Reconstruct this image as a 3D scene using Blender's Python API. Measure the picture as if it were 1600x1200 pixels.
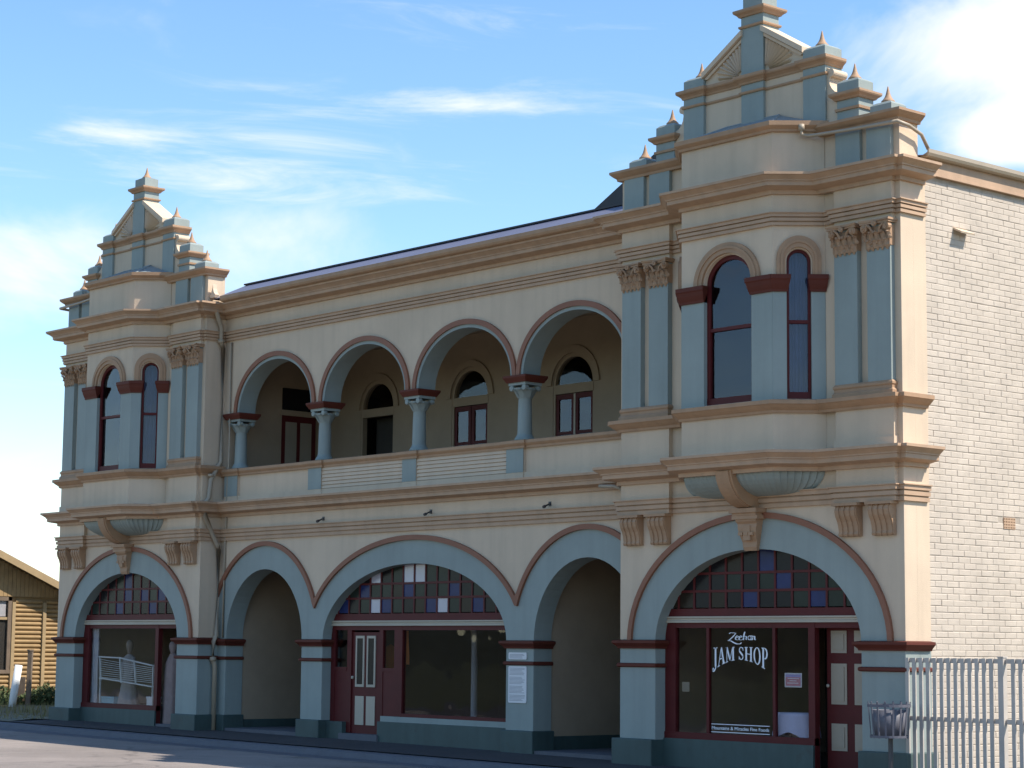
import bpy, bmesh, math, random
from mathutils import Vector, Matrix
from mathutils.geometry import tessellate_polygon
random.seed(7)
rad = math.radians
for o in list(bpy.data.objects): bpy.data.objects.remove(o)
scene = bpy.context.scene
COL = scene.collection

# ------------------------------------------------------------------ camera
cam = bpy.data.cameras.new('camera'); camo = bpy.data.objects.new('camera', cam); COL.objects.link(camo)
cam.sensor_width = 36.0; cam.lens = 36.0 * 3357.57 / 1600.0
cam.clip_start = 0.1; cam.clip_end = 3000
yaw, pitch, roll = -0.8554, 0.1226, 0.0101
Fv = Vector((math.sin(yaw)*math.cos(pitch), math.cos(yaw)*math.cos(pitch), math.sin(pitch)))
Rv = Vector((math.cos(yaw), -math.sin(yaw), 0)); Uv = Rv.cross(Fv)
R2 = Rv*math.cos(roll) + Uv*math.sin(roll); U2 = Uv*math.cos(roll) - Rv*math.sin(roll)
M = Matrix.Identity(4)
for i in range(3):
    M[i][0] = R2[i]; M[i][1] = U2[i]; M[i][2] = -Fv[i]
M.translation = Vector((23.06, -25.094, 1.874))
camo.matrix_world = M
scene.camera = camo
scene.render.resolution_x = 1024; scene.render.resolution_y = 768

# ------------------------------------------------------------------ world, sun, exposure
SUN = Vector((1.0, 0.60, 1.40)).normalized()
elev = math.asin(SUN.z)
world = bpy.data.worlds.new('World'); scene.world = world; world.use_nodes = True
wn = world.node_tree.nodes; wl = world.node_tree.links
wn.clear()
def WN(t, **k):
    n = wn.new(t)
    for a, b in k.items(): setattr(n, a, b)
    return n
def vmath(op, a, b=None):
    n = WN('ShaderNodeMath', operation=op)
    for i, v in enumerate((a, b)):
        if v is None: continue
        if isinstance(v, (int, float)): n.inputs[i].default_value = v
        else: wl.new(v, n.inputs[i])
    return n.outputs[0]
def maprange(v, a, b, c=0.0, d=1.0, smooth=True):
    n = WN('ShaderNodeMapRange'); n.interpolation_type = 'SMOOTHSTEP' if smooth else 'LINEAR'
    wl.new(v, n.inputs[0])
    for i, q in enumerate((a, b, c, d)): n.inputs[1+i].default_value = q
    return n.outputs[0]
out = WN('ShaderNodeOutputWorld'); bg = WN('ShaderNodeBackground')
bg.inputs['Strength'].default_value = 0.15
wl.new(bg.outputs[0], out.inputs[0])
sky = WN('ShaderNodeTexSky', sky_type='NISHITA', sun_disc=False)
sky.sun_elevation = elev
sky.sun_rotation = math.atan2(SUN.x, SUN.y)
sky.air_density = 1.0; sky.dust_density = 0.3; sky.ozone_density = 2.0; sky.altitude = 200
hs = WN('ShaderNodeHueSaturation'); hs.inputs['Saturation'].default_value = 1.14; hs.inputs['Hue'].default_value = 0.498
wl.new(sky.outputs[0], hs.inputs['Color'])
# clouds: cirrus drawn on a flat layer overhead (direction / height) plus streaks by azimuth and elevation
tc = WN('ShaderNodeTexCoord'); sep = WN('ShaderNodeSeparateXYZ'); wl.new(tc.outputs['Generated'], sep.inputs[0])
az = vmath('ARCTAN2', sep.outputs[0], sep.outputs[1])
el = vmath('ARCSINE', sep.outputs[2])
def noise(vec, scale, detail=5, rough=.55, dist=0.0):
    n = WN('ShaderNodeTexNoise'); n.inputs['Scale'].default_value = scale; n.inputs['Detail'].default_value = detail
    n.inputs['Roughness'].default_value = rough; n.inputs['Distortion'].default_value = dist
    wl.new(vec, n.inputs['Vector']); return n.outputs[0]
def comb(a, b, c=0.0):
    n = WN('ShaderNodeCombineXYZ')
    for i, v in enumerate((a, b, c)):
        if isinstance(v, (int, float)): n.inputs[i].default_value = v
        else: wl.new(v, n.inputs[i])
    return n.outputs[0]
tilt = vmath('ADD', vmath('MULTIPLY', az, 0.05), el)
v1 = comb(vmath('MULTIPLY', az, 7.0), vmath('MULTIPLY', tilt, 46.0), 1.7)
v2 = comb(vmath('MULTIPLY', az, 9.0), vmath('MULTIPLY', el, 15.0), 5.1)
n1 = noise(v1, 1.0, 7, .62, .6)
n2 = noise(v2, 1.0, 6, .58, .4)
def blob(a0, e0, wa, we):     # soft cloud bank centred on one part of the sky
    da = vmath('DIVIDE', vmath('SUBTRACT', az, a0), wa)
    de = vmath('DIVIDE', vmath('SUBTRACT', el, e0), we)
    d2 = vmath('ADD', vmath('MULTIPLY', da, da), vmath('MULTIPLY', de, de))
    return vmath('POWER', 2.718, vmath('MULTIPLY', d2, -1.0))
A0 = yaw
def px(u, v):                 # picture point -> azimuth, elevation
    d = Fv*1.0 + R2*((u-800)/3357.57) + U2*((600-v)/3357.57); d.normalize()
    return math.atan2(d.x, d.y), math.asin(d.z)
def bank(u, v, wu, wv):
    a, e = px(u, v); return blob(a, e, wu/3357.57, wv/3357.57)
streak = vmath('ADD', vmath('ADD', bank(420, 225, 300, 90), bank(740, 165, 150, 22)), bank(150, 205, 120, 26))
low = vmath('ADD', bank(20, 420, 200, 110), bank(380, 400, 230, 120))
low = vmath('ADD', low, bank(-160, 780, 240, 180))
puff = bank(1640, 70, 270, 150)
puff = vmath('ADD', puff, bank(1600, 215, 110, 40))
c1 = maprange(vmath('ADD', n1, vmath('MULTIPLY', streak, 0.22)), 0.56, 1.0)
c2 = maprange(vmath('ADD', n2, vmath('MULTIPLY', low, 0.30)), 0.60, 1.08)
c3 = maprange(vmath('ADD', n2, vmath('MULTIPLY', puff, 0.75)), 0.62, 1.05)
cl = vmath('MAXIMUM', vmath('MAXIMUM', c1, c2), c3)
cl = vmath('MULTIPLY', cl, maprange(el, -0.02, 0.03))
mixc = WN('ShaderNodeMix', data_type='RGBA'); wl.new(cl, mixc.inputs[0])
wl.new(hs.outputs[0], mixc.inputs[6]); mixc.inputs[7].default_value = (4.6, 4.75, 4.95, 1)
wl.new(mixc.outputs[2], bg.inputs['Color'])

sl = bpy.data.lights.new('sun', 'SUN'); so = bpy.data.objects.new('sun', sl); COL.objects.link(so)
sl.energy = 4.6; sl.angle = rad(0.53); sl.color = (1.0, 0.93, 0.82)
so.rotation_euler = (-SUN).to_track_quat('-Z', 'Y').to_euler()
so.location = (20, 10, 30)
vs = scene.view_settings
vs.view_transform = 'Standard'; vs.look = 'None'; vs.gamma = 1.0; vs.use_curve_mapping = False
vs.exposure = 0.65

# ------------------------------------------------------------------ materials
MATS = {}
def mat(name, col, rough=.7, var=.10, scale=1.3, bump=.15, bscale=60, streak=0.0, metal=0.0, spec=.5, dirt=None, speck=0.0):
    m = bpy.data.materials.new(name); m.use_nodes = True; nt = m.node_tree; N = nt.nodes; L = nt.links
    b = N['Principled BSDF']; b.inputs['Roughness'].default_value = rough; b.inputs['Metallic'].default_value = metal
    b.inputs['Specular IOR Level'].default_value = spec
    g = N.new('ShaderNodeNewGeometry')
    n = N.new('ShaderNodeTexNoise'); n.inputs['Scale'].default_value = scale; n.inputs['Detail'].default_value = 8; n.inputs['Roughness'].default_value = .65
    L.new(g.outputs['Position'], n.inputs['Vector'])
    r = N.new('ShaderNodeMapRange'); r.inputs[1].default_value = .25; r.inputs[2].default_value = .75
    r.inputs[3].default_value = 1-var; r.inputs[4].default_value = 1+var*.6; L.new(n.outputs[0], r.inputs[0])
    fac = r.outputs[0]
    if streak:
        mp = N.new('ShaderNodeMapping'); mp.inputs['Scale'].default_value = (5.5, 5.5, .35); L.new(g.outputs['Position'], mp.inputs[0])
        n2 = N.new('ShaderNodeTexNoise'); n2.inputs['Scale'].default_value = 1; n2.inputs['Detail'].default_value = 5; L.new(mp.outputs[0], n2.inputs['Vector'])
        r2 = N.new('ShaderNodeMapRange'); r2.inputs[1].default_value = .45; r2.inputs[2].default_value = .8; r2.inputs[3].default_value = 1; r2.inputs[4].default_value = 1-streak
        L.new(n2.outputs[0], r2.inputs[0])
        mu = N.new('ShaderNodeMath'); mu.operation = 'MULTIPLY'; L.new(fac, mu.inputs[0]); L.new(r2.outputs[0], mu.inputs[1]); fac = mu.outputs[0]
    if speck:
        n4 = N.new('ShaderNodeTexNoise'); n4.inputs['Scale'].default_value = 55; n4.inputs['Detail'].default_value = 3; L.new(g.outputs['Position'], n4.inputs['Vector'])
        r4 = N.new('ShaderNodeMapRange'); r4.inputs[1].default_value = .3; r4.inputs[2].default_value = .7; r4.inputs[3].default_value = 1-speck; r4.inputs[4].default_value = 1+speck
        L.new(n4.outputs[0], r4.inputs[0])
        mu = N.new('ShaderNodeMath'); mu.operation = 'MULTIPLY'; L.new(fac, mu.inputs[0]); L.new(r4.outputs[0], mu.inputs[1]); fac = mu.outputs[0]
    vm = N.new('ShaderNodeVectorMath'); vm.operation = 'SCALE'; vm.inputs[0].default_value = col; L.new(fac, vm.inputs['Scale'])
    csock = vm.outputs[0]
    if dirt:
        n3 = N.new('ShaderNodeTexNoise'); n3.inputs['Scale'].default_value = 2.3; n3.inputs['Detail'].default_value = 9; n3.inputs['Roughness'].default_value = .7; L.new(g.outputs['Position'], n3.inputs['Vector'])
        r3 = N.new('ShaderNodeMapRange'); r3.inputs[1].default_value = .55; r3.inputs[2].default_value = .75; L.new(n3.outputs[0], r3.inputs[0])
        mx = N.new('ShaderNodeMix'); mx.data_type = 'RGBA'; L.new(r3.outputs[0], mx.inputs[0]); L.new(csock, mx.inputs[6]); mx.inputs[7].default_value = (*dirt, 1); csock = mx.outputs[2]
    L.new(csock, b.inputs['Base Color'])
    if bump:
        nb = N.new('ShaderNodeTexNoise'); nb.inputs['Scale'].default_value = bscale; nb.inputs['Detail'].default_value = 4; L.new(g.outputs['Position'], nb.inputs['Vector'])
        bp = N.new('ShaderNodeBump'); bp.inputs['Strength'].default_value = bump; bp.inputs['Distance'].default_value = .01
        L.new(nb.outputs[0], bp.inputs['Height']); L.new(bp.outputs[0], b.inputs['Normal'])
    MATS[name] = m; return m
mat('cream', (.60, .465, .335), .75, .12, .7, .3, 70, .10)
mat('blue', (.265, .302, .282), .65, .12, .9, .22, 70, .10)
mat('tan', (.39, .235, .135), .65, .14, 2.0, .2, 45, .16)
mat('tanlight', (.46, .30, .19), .65, .14, 2.0, .2, 45, .16)
mat('hoodbrown', (.24, .092, .048), .6, .14, 3, .15, 60)
mat('impostbrown', (.11, .027, .017), .6, .15, 3, .1, 60, spec=.2)
mat('joinery', (.095, .014, .014), .5, .18, 3, .06, 40, spec=.2)
mat('plinth', (.048, .080, .076), .6, .2, 2, .2, 60, .2, dirt=(.04, .05, .045))
mat('railcream', (.42, .36, .28), .5, .1, 2, .08, 60)
mat('panelcream', (.34, .28, .21), .5, .1, 2, .08, 60)
mat('brickpaint', (.51, .43, .35), .75, .16, 1.6, .45, 85, .08)
mat('mortar', (.46, .385, .31), .9, .4, 2.6, .4, 60)
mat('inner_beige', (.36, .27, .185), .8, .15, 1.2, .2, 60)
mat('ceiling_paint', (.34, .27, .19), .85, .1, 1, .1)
mat('roofmetal', (.17, .17, .23), .5, .12, 1.5, .05, metal=.2)
mat('roofdark', (.03, .03, .035), .6, .2, 2, .1)
mat('bayroof', (.22, .25, .26), .5, .15, 3, .1)
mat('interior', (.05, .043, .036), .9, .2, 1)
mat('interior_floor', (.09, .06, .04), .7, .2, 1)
mat('curtain', (.62, .60, .62), .9, .12, 6, .2, 30)
mat('pipe', (.36, .29, .21), .5, .1, 2, .05)
mat('asphalt', (.27, .23, .205), .9, .2, .5, .6, 90, speck=.25)
def asphalt_detail():
    m = MATS['asphalt']; N = m.node_tree.nodes; L = m.node_tree.links; b = N['Principled BSDF']; src = b.inputs['Base Color'].links[0].from_socket
    g = N.new('ShaderNodeNewGeometry'); w = N.new('ShaderNodeTexNoise'); w.inputs['Scale'].default_value = 1.1; w.inputs['Detail'].default_value = 4; L.new(g.outputs['Position'], w.inputs['Vector'])
    ad = N.new('ShaderNodeVectorMath'); ad.operation = 'MULTIPLY_ADD'; ad.inputs[1].default_value = (.9, .9, .9); L.new(w.outputs[1], ad.inputs[0]); L.new(g.outputs['Position'], ad.inputs[2])
    v = N.new('ShaderNodeTexVoronoi'); v.feature = 'DISTANCE_TO_EDGE'; v.inputs['Scale'].default_value = .33; L.new(ad.outputs[0], v.inputs['Vector'])
    r = N.new('ShaderNodeMapRange'); r.inputs[1].default_value = .004; r.inputs[2].default_value = .016; r.inputs[3].default_value = .72; r.inputs[4].default_value = 1; L.new(v.outputs[0], r.inputs[0])
    p = N.new('ShaderNodeTexNoise'); p.inputs['Scale'].default_value = .22; p.inputs['Detail'].default_value = 6; L.new(g.outputs['Position'], p.inputs['Vector'])
    r2 = N.new('ShaderNodeMapRange'); r2.inputs[1].default_value = .42; r2.inputs[2].default_value = .62; r2.inputs[3].default_value = .8; r2.inputs[4].default_value = 1.08; L.new(p.outputs[0], r2.inputs[0])
    mu = N.new('ShaderNodeMath'); mu.operation = 'MULTIPLY'; L.new(r.outputs[0], mu.inputs[0]); L.new(r2.outputs[0], mu.inputs[1])
    sc = N.new('ShaderNodeVectorMath'); sc.operation = 'SCALE'; L.new(src, sc.inputs[0]); L.new(mu.outputs[0], sc.inputs['Scale']); L.new(sc.outputs[0], b.inputs['Base Color'])
asphalt_detail()
mat('footpath', (.05, .045, .047), .92, .25, .8, .7, 70, speck=.3)
mat('kerb', (.115, .115, .13), .85, .18, 1.5, .4, 60, speck=.12)
mat('earth', (.16, .14, .09), .95, .3, .4, .6, 20, speck=.2)
mat('fieldgrass', (.075, .075, .032), .95, .5, .12, .6, 15, dirt=(.16, .115, .055))
mat('scrub', (.045, .045, .022), .95, .7, .05, .8, 3, dirt=(.10, .075, .045))
mat('board', (.34, .22, .10), .75, .25, 4, .3, 40, dirt=(.22, .135, .06))
mat('boardtrim', (.34, .24, .125), .7, .2, 4, .2, 40)
mat('shedroof', (.30, .22, .15), .6, .2, 2, .1)
mat('galv', (.46, .41, .36), .6, .15, 5, .05)
mat('binmetal', (.10, .10, .125), .6, .2, 8, .05)
mat('binliner', (.12, .12, .145), .55, .15, 5, .1)
mat('darksteel', (.05, .05, .055), .5, .2, 5, .05)
mat('white', (.78, .78, .76), .6, .06, 5, .05)
mat('signwhite', (.72, .70, .70), .6, .05, 5, 0)
mat('lettering', (.80, .82, .86), .6, .03, 5, 0)
mat('print', (.30, .29, .31), .7, .05, 5, 0)
mat('signpink', (.62, .26, .30), .6, .05, 5, 0)
mat('signviolet', (.42, .36, .62), .6, .05, 5, 0)
mat('cloth', (.66, .64, .82), .85, .1, 6, .2, 25)
mat('dress', (.42, .38, .36), .9, .15, 8, .2, 30)
mat('cloak', (.30, .22, .20), .95, .2, 8, .2, 30)
mat('skin', (.28, .22, .18), .6, .05, 8, 0)
mat('cyanbox', (.25, .52, .60), .6, .05, 8, 0)
mat('orange', (.75, .22, .04), .7, .1, 8, 0)
mat('wood', (.16, .115, .08), .85, .3, 6, .4, 30)
mat('weed', (.06, .085, .025), .8, .4, 6, 0)
mat('drygrass', (.22, .19, .08), .9, .3, 6, 0)
mat('glassblue', (.024, .034, .11), .25, .2, 5, 0, spec=.15)
mat('glassgreen', (.022, .030, .024), .25, .2, 5, 0, spec=.15)
mat('glassdark', (.014, .013, .015), .25, .2, 5, 0, spec=.15)
mat('glasswhite', (.42, .41, .48), .2, .06, 5, 0)
mat('glassamber', (.028, .020, .014), .25, .2, 5, 0, spec=.15)
def glass(name, tint, ior=1.75, wav=.0):
    m = bpy.data.materials.new(name); m.use_nodes = True; N = m.node_tree.nodes; L = m.node_tree.links
    N.clear(); o = N.new('ShaderNodeOutputMaterial'); mx = N.new('ShaderNodeMixShader'); t = N.new('ShaderNodeBsdfTransparent'); gl = N.new('ShaderNodeBsdfGlossy')
    t.inputs[0].default_value = (*tint, 1); gl.inputs['Roughness'].default_value = .015
    f = N.new('ShaderNodeFresnel'); g = N.new('ShaderNodeNewGeometry'); io = N.new('ShaderNodeMapRange'); io.inputs[3].default_value = ior; io.inputs[4].default_value = 1/ior
    L.new(g.outputs['Backfacing'], io.inputs[0]); L.new(io.outputs[0], f.inputs[0])
    nb = N.new('ShaderNodeTexNoise'); nb.inputs['Scale'].default_value = 1.6; nb.inputs['Detail'].default_value = 1; L.new(g.outputs['Position'], nb.inputs['Vector'])
    bp = N.new('ShaderNodeBump'); bp.inputs['Strength'].default_value = .3; bp.inputs['Distance'].default_value = .02; L.new(nb.outputs[0], bp.inputs['Height']); L.new(bp.outputs[0], gl.inputs['Normal'])
    L.new(f.outputs[0], mx.inputs[0]); L.new(t.outputs[0], mx.inputs[1]); L.new(gl.outputs[0], mx.inputs[2]); L.new(mx.outputs[0], o.inputs[0])
    MATS[name] = m
glass('glass', (.88, .88, .88), 1.36)
glass('glass_upper', (.55, .58, .68), 1.52)

# ------------------------------------------------------------------ mesh helpers
class MB:
    def __init__(s): s.v = []; s.f = []; s.m = []; s.mats = []; s.cur = 0
    def use(s, name):
        if name not in s.mats: s.mats.append(name)
        s.cur = s.mats.index(name); return s
    def add(s, vs, fs):
        b = len(s.v); s.v += [tuple(q) for q in vs]
        for f in fs: s.f.append([b+i for i in f]); s.m.append(s.cur)
        return s
    def box(s, x0, x1, y0, y1, z0, z1):
        vs = [(x, y, z) for z in (z0, z1) for y in (y0, y1) for x in (x0, x1)]
        return s.add(vs, [(0,2,3,1),(4,5,7,6),(0,1,5,4),(2,6,7,3),(0,4,6,2),(1,3,7,5)])
    def prism(s, poly, O, U, V, Nn, n0, n1, holes=()):
        O = Vector(O); U = Vector(U); V = Vector(V); Nn = Vector(Nn)
        loops = [list(poly)] + [list(h) for h in holes]
        tri = tessellate_polygon([[Vector((a, b, 0)) for a, b in lp] for lp in loops])
        flat = [p for lp in loops for p in lp]
        P0 = [O + U*a + V*b + Nn*n0 for a, b in flat]; P1 = [O + U*a + V*b + Nn*n1 for a, b in flat]
        n = len(flat); fs = [tuple(t) for t in tri] + [tuple(n+i for i in reversed(t)) for t in tri]
        k = 0
        for lp in loops:
            c = len(lp)
            for i in range(c):
                a, b = k+i, k+(i+1) % c; fs.append((a, b, n+b, n+a))
            k += c
        return s.add(P0+P1, fs)
    def xz(s, poly, y0, y1, holes=()): return s.prism(poly, (0,0,0), (1,0,0), (0,0,1), (0,1,0), y0, y1, holes)
    def yz(s, poly, x0, x1, holes=()): return s.prism(poly, (0,0,0), (0,1,0), (0,0,1), (1,0,0), x0, x1, holes)
    def xy(s, poly, z0, z1, holes=()): return s.prism(poly, (0,0,0), (1,0,0), (0,1,0), (0,0,1), z0, z1, holes)
    def lathe(s, prof, c, n=16, ax='z'):
        vs = []; fs = []
        for r, z in prof:
            for i in range(n):
                a = 2*math.pi*i/n; x, y = r*math.cos(a), r*math.sin(a)
                vs.append((c[0]+x, c[1]+y, c[2]+z) if ax == 'z' else ((c[0]+x, c[1]+z, c[2]+y) if ax == 'y' else (c[0]+z, c[1]+x, c[2]+y)))
        k = len(prof)
        for j in range(k-1):
            for i in range(n):
                fs.append((j*n+i, j*n+(i+1) % n, (j+1)*n+(i+1) % n, (j+1)*n+i))
        fs.append(tuple(reversed(range(n)))); fs.append(tuple((k-1)*n+i for i in range(n)))
        return s.add(vs, fs)
    def tube(s, pts, r, n=8, r1=None):
        pts = [Vector(p) for p in pts]; vs = []; fs = []; k = len(pts)
        for j, p in enumerate(pts):
            d = (pts[min(j+1, k-1)] - pts[max(j-1, 0)]).normalized()
            u = d.cross(Vector((0,0,1)))
            if u.length < 1e-3: u = Vector((1,0,0))
            u.normalize(); w = d.cross(u).normalized()
            rr = r if r1 is None else r + (r1-r)*j/(k-1)
            sc = 1.0
            if 0 < j < k-1:
                c = (pts[j+1]-pts[j]).normalized().dot((pts[j]-pts[j-1]).normalized()); sc = 1/max(.4, math.sqrt((1+c)/2))
            for i in range(n):
                a = 2*math.pi*i/n; vs.append(p + (u*math.cos(a)+w*math.sin(a))*rr*(1 + (sc-1)*.5))
        for j in range(k-1):
            for i in range(n): fs.append((j*n+i, j*n+(i+1) % n, (j+1)*n+(i+1) % n, (j+1)*n+i))
        fs.append(tuple(reversed(range(n)))); fs.append(tuple((k-1)*n+i for i in range(n)))
        return s.add(vs, fs)
    def bar(s, a, b, w, h=None):
        a = Vector(a); b = Vector(b); h = h or w; d = (b-a).normalized()
        u = d.cross(Vector((0,0,1)))
        if u.length < 1e-3: u = Vector((1,0,0))
        u.normalize(); q = d.cross(u); vs = []
        for p in (a, b):
            for i, j in ((-1,-1),(1,-1),(1,1),(-1,1)): vs.append(p + u*i*w/2 + q*j*h/2)
        return s.add(vs, [(3,2,1,0),(4,5,6,7),(0,1,5,4),(1,2,6,5),(2,3,7,6),(3,0,4,7)])
    def sweep(s, prof, path, i0=0, i1=None):
        """profile (outward, z) swept along an xy path with mitred corners; outward is to the right of travel"""
        P = [Vector((a, b)) for a, b in path]; n = len(P); i1 = n-1 if i1 is None else i1
        offs = []
        for i in range(n):
            ds = []
            if i > 0: ds.append((P[i]-P[i-1]).normalized())
            if i < n-1: ds.append((P[i+1]-P[i]).normalized())
            ns = [Vector((d.y, -d.x)) for d in ds]
            if len(ns) == 1: offs.append(ns[0])
            else:
                m = ns[0]+ns[1]; offs.append(m / max(.3, (1+ns[0].dot(ns[1]))))
        vs = []; fs = []; k = len(prof); c = i1-i0+1
        for i in range(i0, i1+1):
            for o, z in prof: q = P[i]+offs[i]*o; vs.append((q.x, q.y, z))
        for i in range(c-1):
            for j in range(k-1): fs.append((i*k+j, (i+1)*k+j, (i+1)*k+j+1, i*k+j+1))
        fs.append(tuple(reversed(range(k)))); fs.append(tuple((c-1)*k+j for j in range(k)))
        return s.add(vs, fs)
    def grid(s, rows):
        k = len(rows[0]); vs = [p for r in rows for p in r]
        return s.add(vs, [(i*k+j, i*k+j+1, (i+1)*k+j+1, (i+1)*k+j) for i in range(len(rows)-1) for j in range(k-1)])
    def mesh(s, name, smooth=False):
        me = bpy.data.meshes.new(name); me.from_pydata(s.v, [], s.f)
        for m in s.mats: me.materials.append(MATS[m])
        for p, mi in zip(me.polygons, s.m): p.material_index = mi; p.use_smooth = smooth
        me.validate(); bm = bmesh.new(); bm.from_mesh(me)
        bmesh.ops.recalc_face_normals(bm, faces=bm.faces); bm.to_mesh(me); bm.free()
        return me
    def build(s, name, material=None, parent=None, smooth=False, bevel=0):
        if material and not s.mats: s.mats = [material]
        o = bpy.data.objects.new(name, s.mesh(name, smooth)); COL.objects.link(o)
        if smooth:
            try: o.data.shade_auto_smooth
            except Exception: pass
        if bevel:
            b = o.modifiers.new('bevel', 'BEVEL'); b.width = bevel; b.segments = 2; b.limit_method = 'ANGLE'; b.angle_limit = rad(50)
        setpar(o, parent)
        return o
WORLD = {}
def setpar(o, parent):
    if parent is None: return
    o.parent = parent
    w = WORLD.get(parent.name, Vector((0,0,0)))
    WORLD[o.name] = w
    o.matrix_parent_inverse = Matrix.Translation(-w) if parent.type == 'EMPTY' and parent.parent is None else Matrix.Identity(4)
def empty(name, loc, label, cat, group=None):
    o = bpy.data.objects.new(name, None); COL.objects.link(o); o.location = loc; o.empty_display_size = .3
    WORLD[o.name] = Vector(loc); tag(o, label, cat, group); return o
def tag(o, label, cat, group=None, kind=None):
    if label: o['label'] = label
    if cat: o['category'] = cat
    if group: o['group'] = group
    if kind: o['kind'] = kind
    return o
def struct(o, label=None):
    o['kind'] = 'structure'
    if label: o['label'] = label
    return o
def ell(cx, cz, a, b, t0=180, t1=0, n=32):
    return [(cx + a*math.cos(rad(t0+(t1-t0)*i/n)), cz + b*math.sin(rad(t0+(t1-t0)*i/n))) for i in range(n+1)]
def ring(cx, cz, ai, bi, ao, bo, n=36, t0=180, t1=0): return ell(cx, cz, ao, bo, t0, t1, n) + list(reversed(ell(cx, cz, ai, bi, t0, t1, n)))
def stilt(cx, z0, zs, a, b, n=20):     # arched outline: from (cx-a,z0) up, round, down
    return [(cx-a, z0)] + ell(cx, zs, a, b, 180, 0, n) + [(cx+a, z0)]

# ------------------------------------------------------------------ ground, road, kerb
GS = -0.0072
def gz(x): return (x+3.0)*GS
def sheet(xs, ys, zf, name, m):
    b = MB(); b.grid([[(x, y, zf(x, y)) for x in xs] for y in ys]); return struct(b.build(name, m))
def lin(a, b, n): return [a+(b-a)*i/n for i in range(n+1)]
def gclamp(x): return gz(max(-60, min(60, x)))
terr_x = [-1500, -500, -200, -100] + lin(-70, 70, 28) + [100, 200, 500, 1500]
terr_y = [-1500, -500, -200, -100, -60, -45, -30, -20, -13.2, -8, -2, 0, 4, 10, 20, 50, 100, 300, 1500]
sheet(terr_x, terr_y, lambda x, y: gclamp(x)-.30, 'ground', 'fieldgrass')
road_x = [-300, -120] + lin(-60, 60, 60) + [120, 300]
sheet(road_x, [-13.0, -10, -7.5, -5, -2.0], lambda x, y: gclamp(x)-.15 + .05*(1-abs((y+7.5)/5.5)), 'road', 'asphalt')
b = MB().use('kerb')
for x0, x1 in zip(road_x[:-1], road_x[1:]):
    pr = [(-1.15, -.04), (-1.33, -.045), (-1.37, -.065), (-1.41, -.155), (-2.03, -.145), (-2.03, -.32), (-1.15, -.32)]
    b.grid([[(x, y, gclamp(x)+z) for y, z in pr] for x in (x0, x1)])
struct(b.build('kerb'))
b = MB().use('kerb')
for x0, x1 in zip(road_x[:-1], road_x[1:]):
    pr = [(-12.98, -.145), (-13.3, -.15), (-13.34, -.03), (-13.5, -.02), (-13.5, -.32)]
    b.grid([[(x, y, gclamp(x)+z) for y, z in pr] for x in (x0, x1)])
struct(b.build('far_kerb'))
sheet([-22.0] + [x for x in road_x if -21 <= x <= 60], [-1.16, -.6, 0, 1.2], lambda x, y: gclamp(x)+.012+.03*min(0, y), 'footpath', 'footpath')
b = MB(); rows = []
for y in lin(-1.16, 14, 24):
    rows.append([(x, y, gclamp(x) - .02 + (.0 if y < -1 else .06*random.random() + .03*max(0, min(3, y)))) for x in lin(-60, -21.9, 60)])
b.grid(rows); struct(b.build('verge', 'earth'))
sheet([x for x in road_x if -60 <= x <= 60], [-60, -40, -30, -20, -13.45], lambda x, y: gclamp(x)-.06, 'far_verge', 'fieldgrass')
# wooded hills across the valley, in front of the building
b = MB(); rows = []
for j in range(14):
    t = j/13; r = 75 + 330*t; row = []
    for i in range(201):
        a = rad(188 + 165*i/200)
        h = (1-math.cos(math.pi*min(1, t*1.6)))*.5*(6.0 + 2.6*math.sin(5.1*a+1)+1.8*math.sin(11.3*a)+1.5*math.sin(27*a+2)) + random.uniform(-.9, 1.1)*min(1, t*4)
        row.append((r*math.cos(a), r*math.sin(a)-5, h-1.4))
    rows.append(row)
b.grid(rows); struct(b.build('hills', 'scrub', smooth=True))

# ------------------------------------------------------------------ THE BUILDING
XR, XLc = 0.0, -18.877
CL, CR = XLc+3.0, -3.0
YC = 0.5
ROOT = empty('hotel_building', (-9.44, 0, 0), 'long two storey cream and blue painted hotel with twin gabled towers and arches', 'building')
def part(mb, name, m=None, parent=None, label=None, smooth=False, bevel=0, kind=None):
    o = mb.build(name, m, parent or ROOT, smooth, bevel)
    if label: o['label'] = label
    if kind: o['kind'] = kind
    return o

def tpath(cx, fine=True):
    mid = [(-1.78,-.08),(-1.78,0),(-1.53,0),(-.98,-.6),(.98,-.6),(1.53,0),(1.78,0),(1.78,-.08)] if fine else [(-1.457,-.08),(-.98,-.6),(.98,-.6),(1.457,-.08)]
    return [(cx+x, y) for x, y in [(-3,0),(-2.9,0),(-2.9,-.08)] + mid + [(2.9,-.08),(2.9,0),(3,0)]]
def fullpath(fine): return [(XLc-3, .56)] + tpath(XLc, fine) + [(CL, YC), (CR, YC)] + tpath(0, fine) + [(3, .56)]
def moulding(prof, name, m, fine=True):
    p = fullpath(fine); k = len(tpath(0, fine))
    part(MB().sweep(prof, p, 0, k+1), name, m)
    part(MB().sweep(prof, p, k+1, k+2), name, m)
    part(MB().sweep(prof, p, k+2, len(p)-1), name, m)
def bands(z, h, d=.035):
    return [(-.02, z), (d, z), (d, z+h*.27), (d+.012, z+h*.29), (d+.012, z+h*.31), (d+.022, z+h*.33), (d+.022, z+h*.62), (d+.034, z+h*.64), (d+.034, z+h*.67), (d+.042, z+h*.69), (d+.042, z+h*.88), (d+.07, z+h*.92), (d+.07, z+h), (-.02, z+h+.01)]
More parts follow.
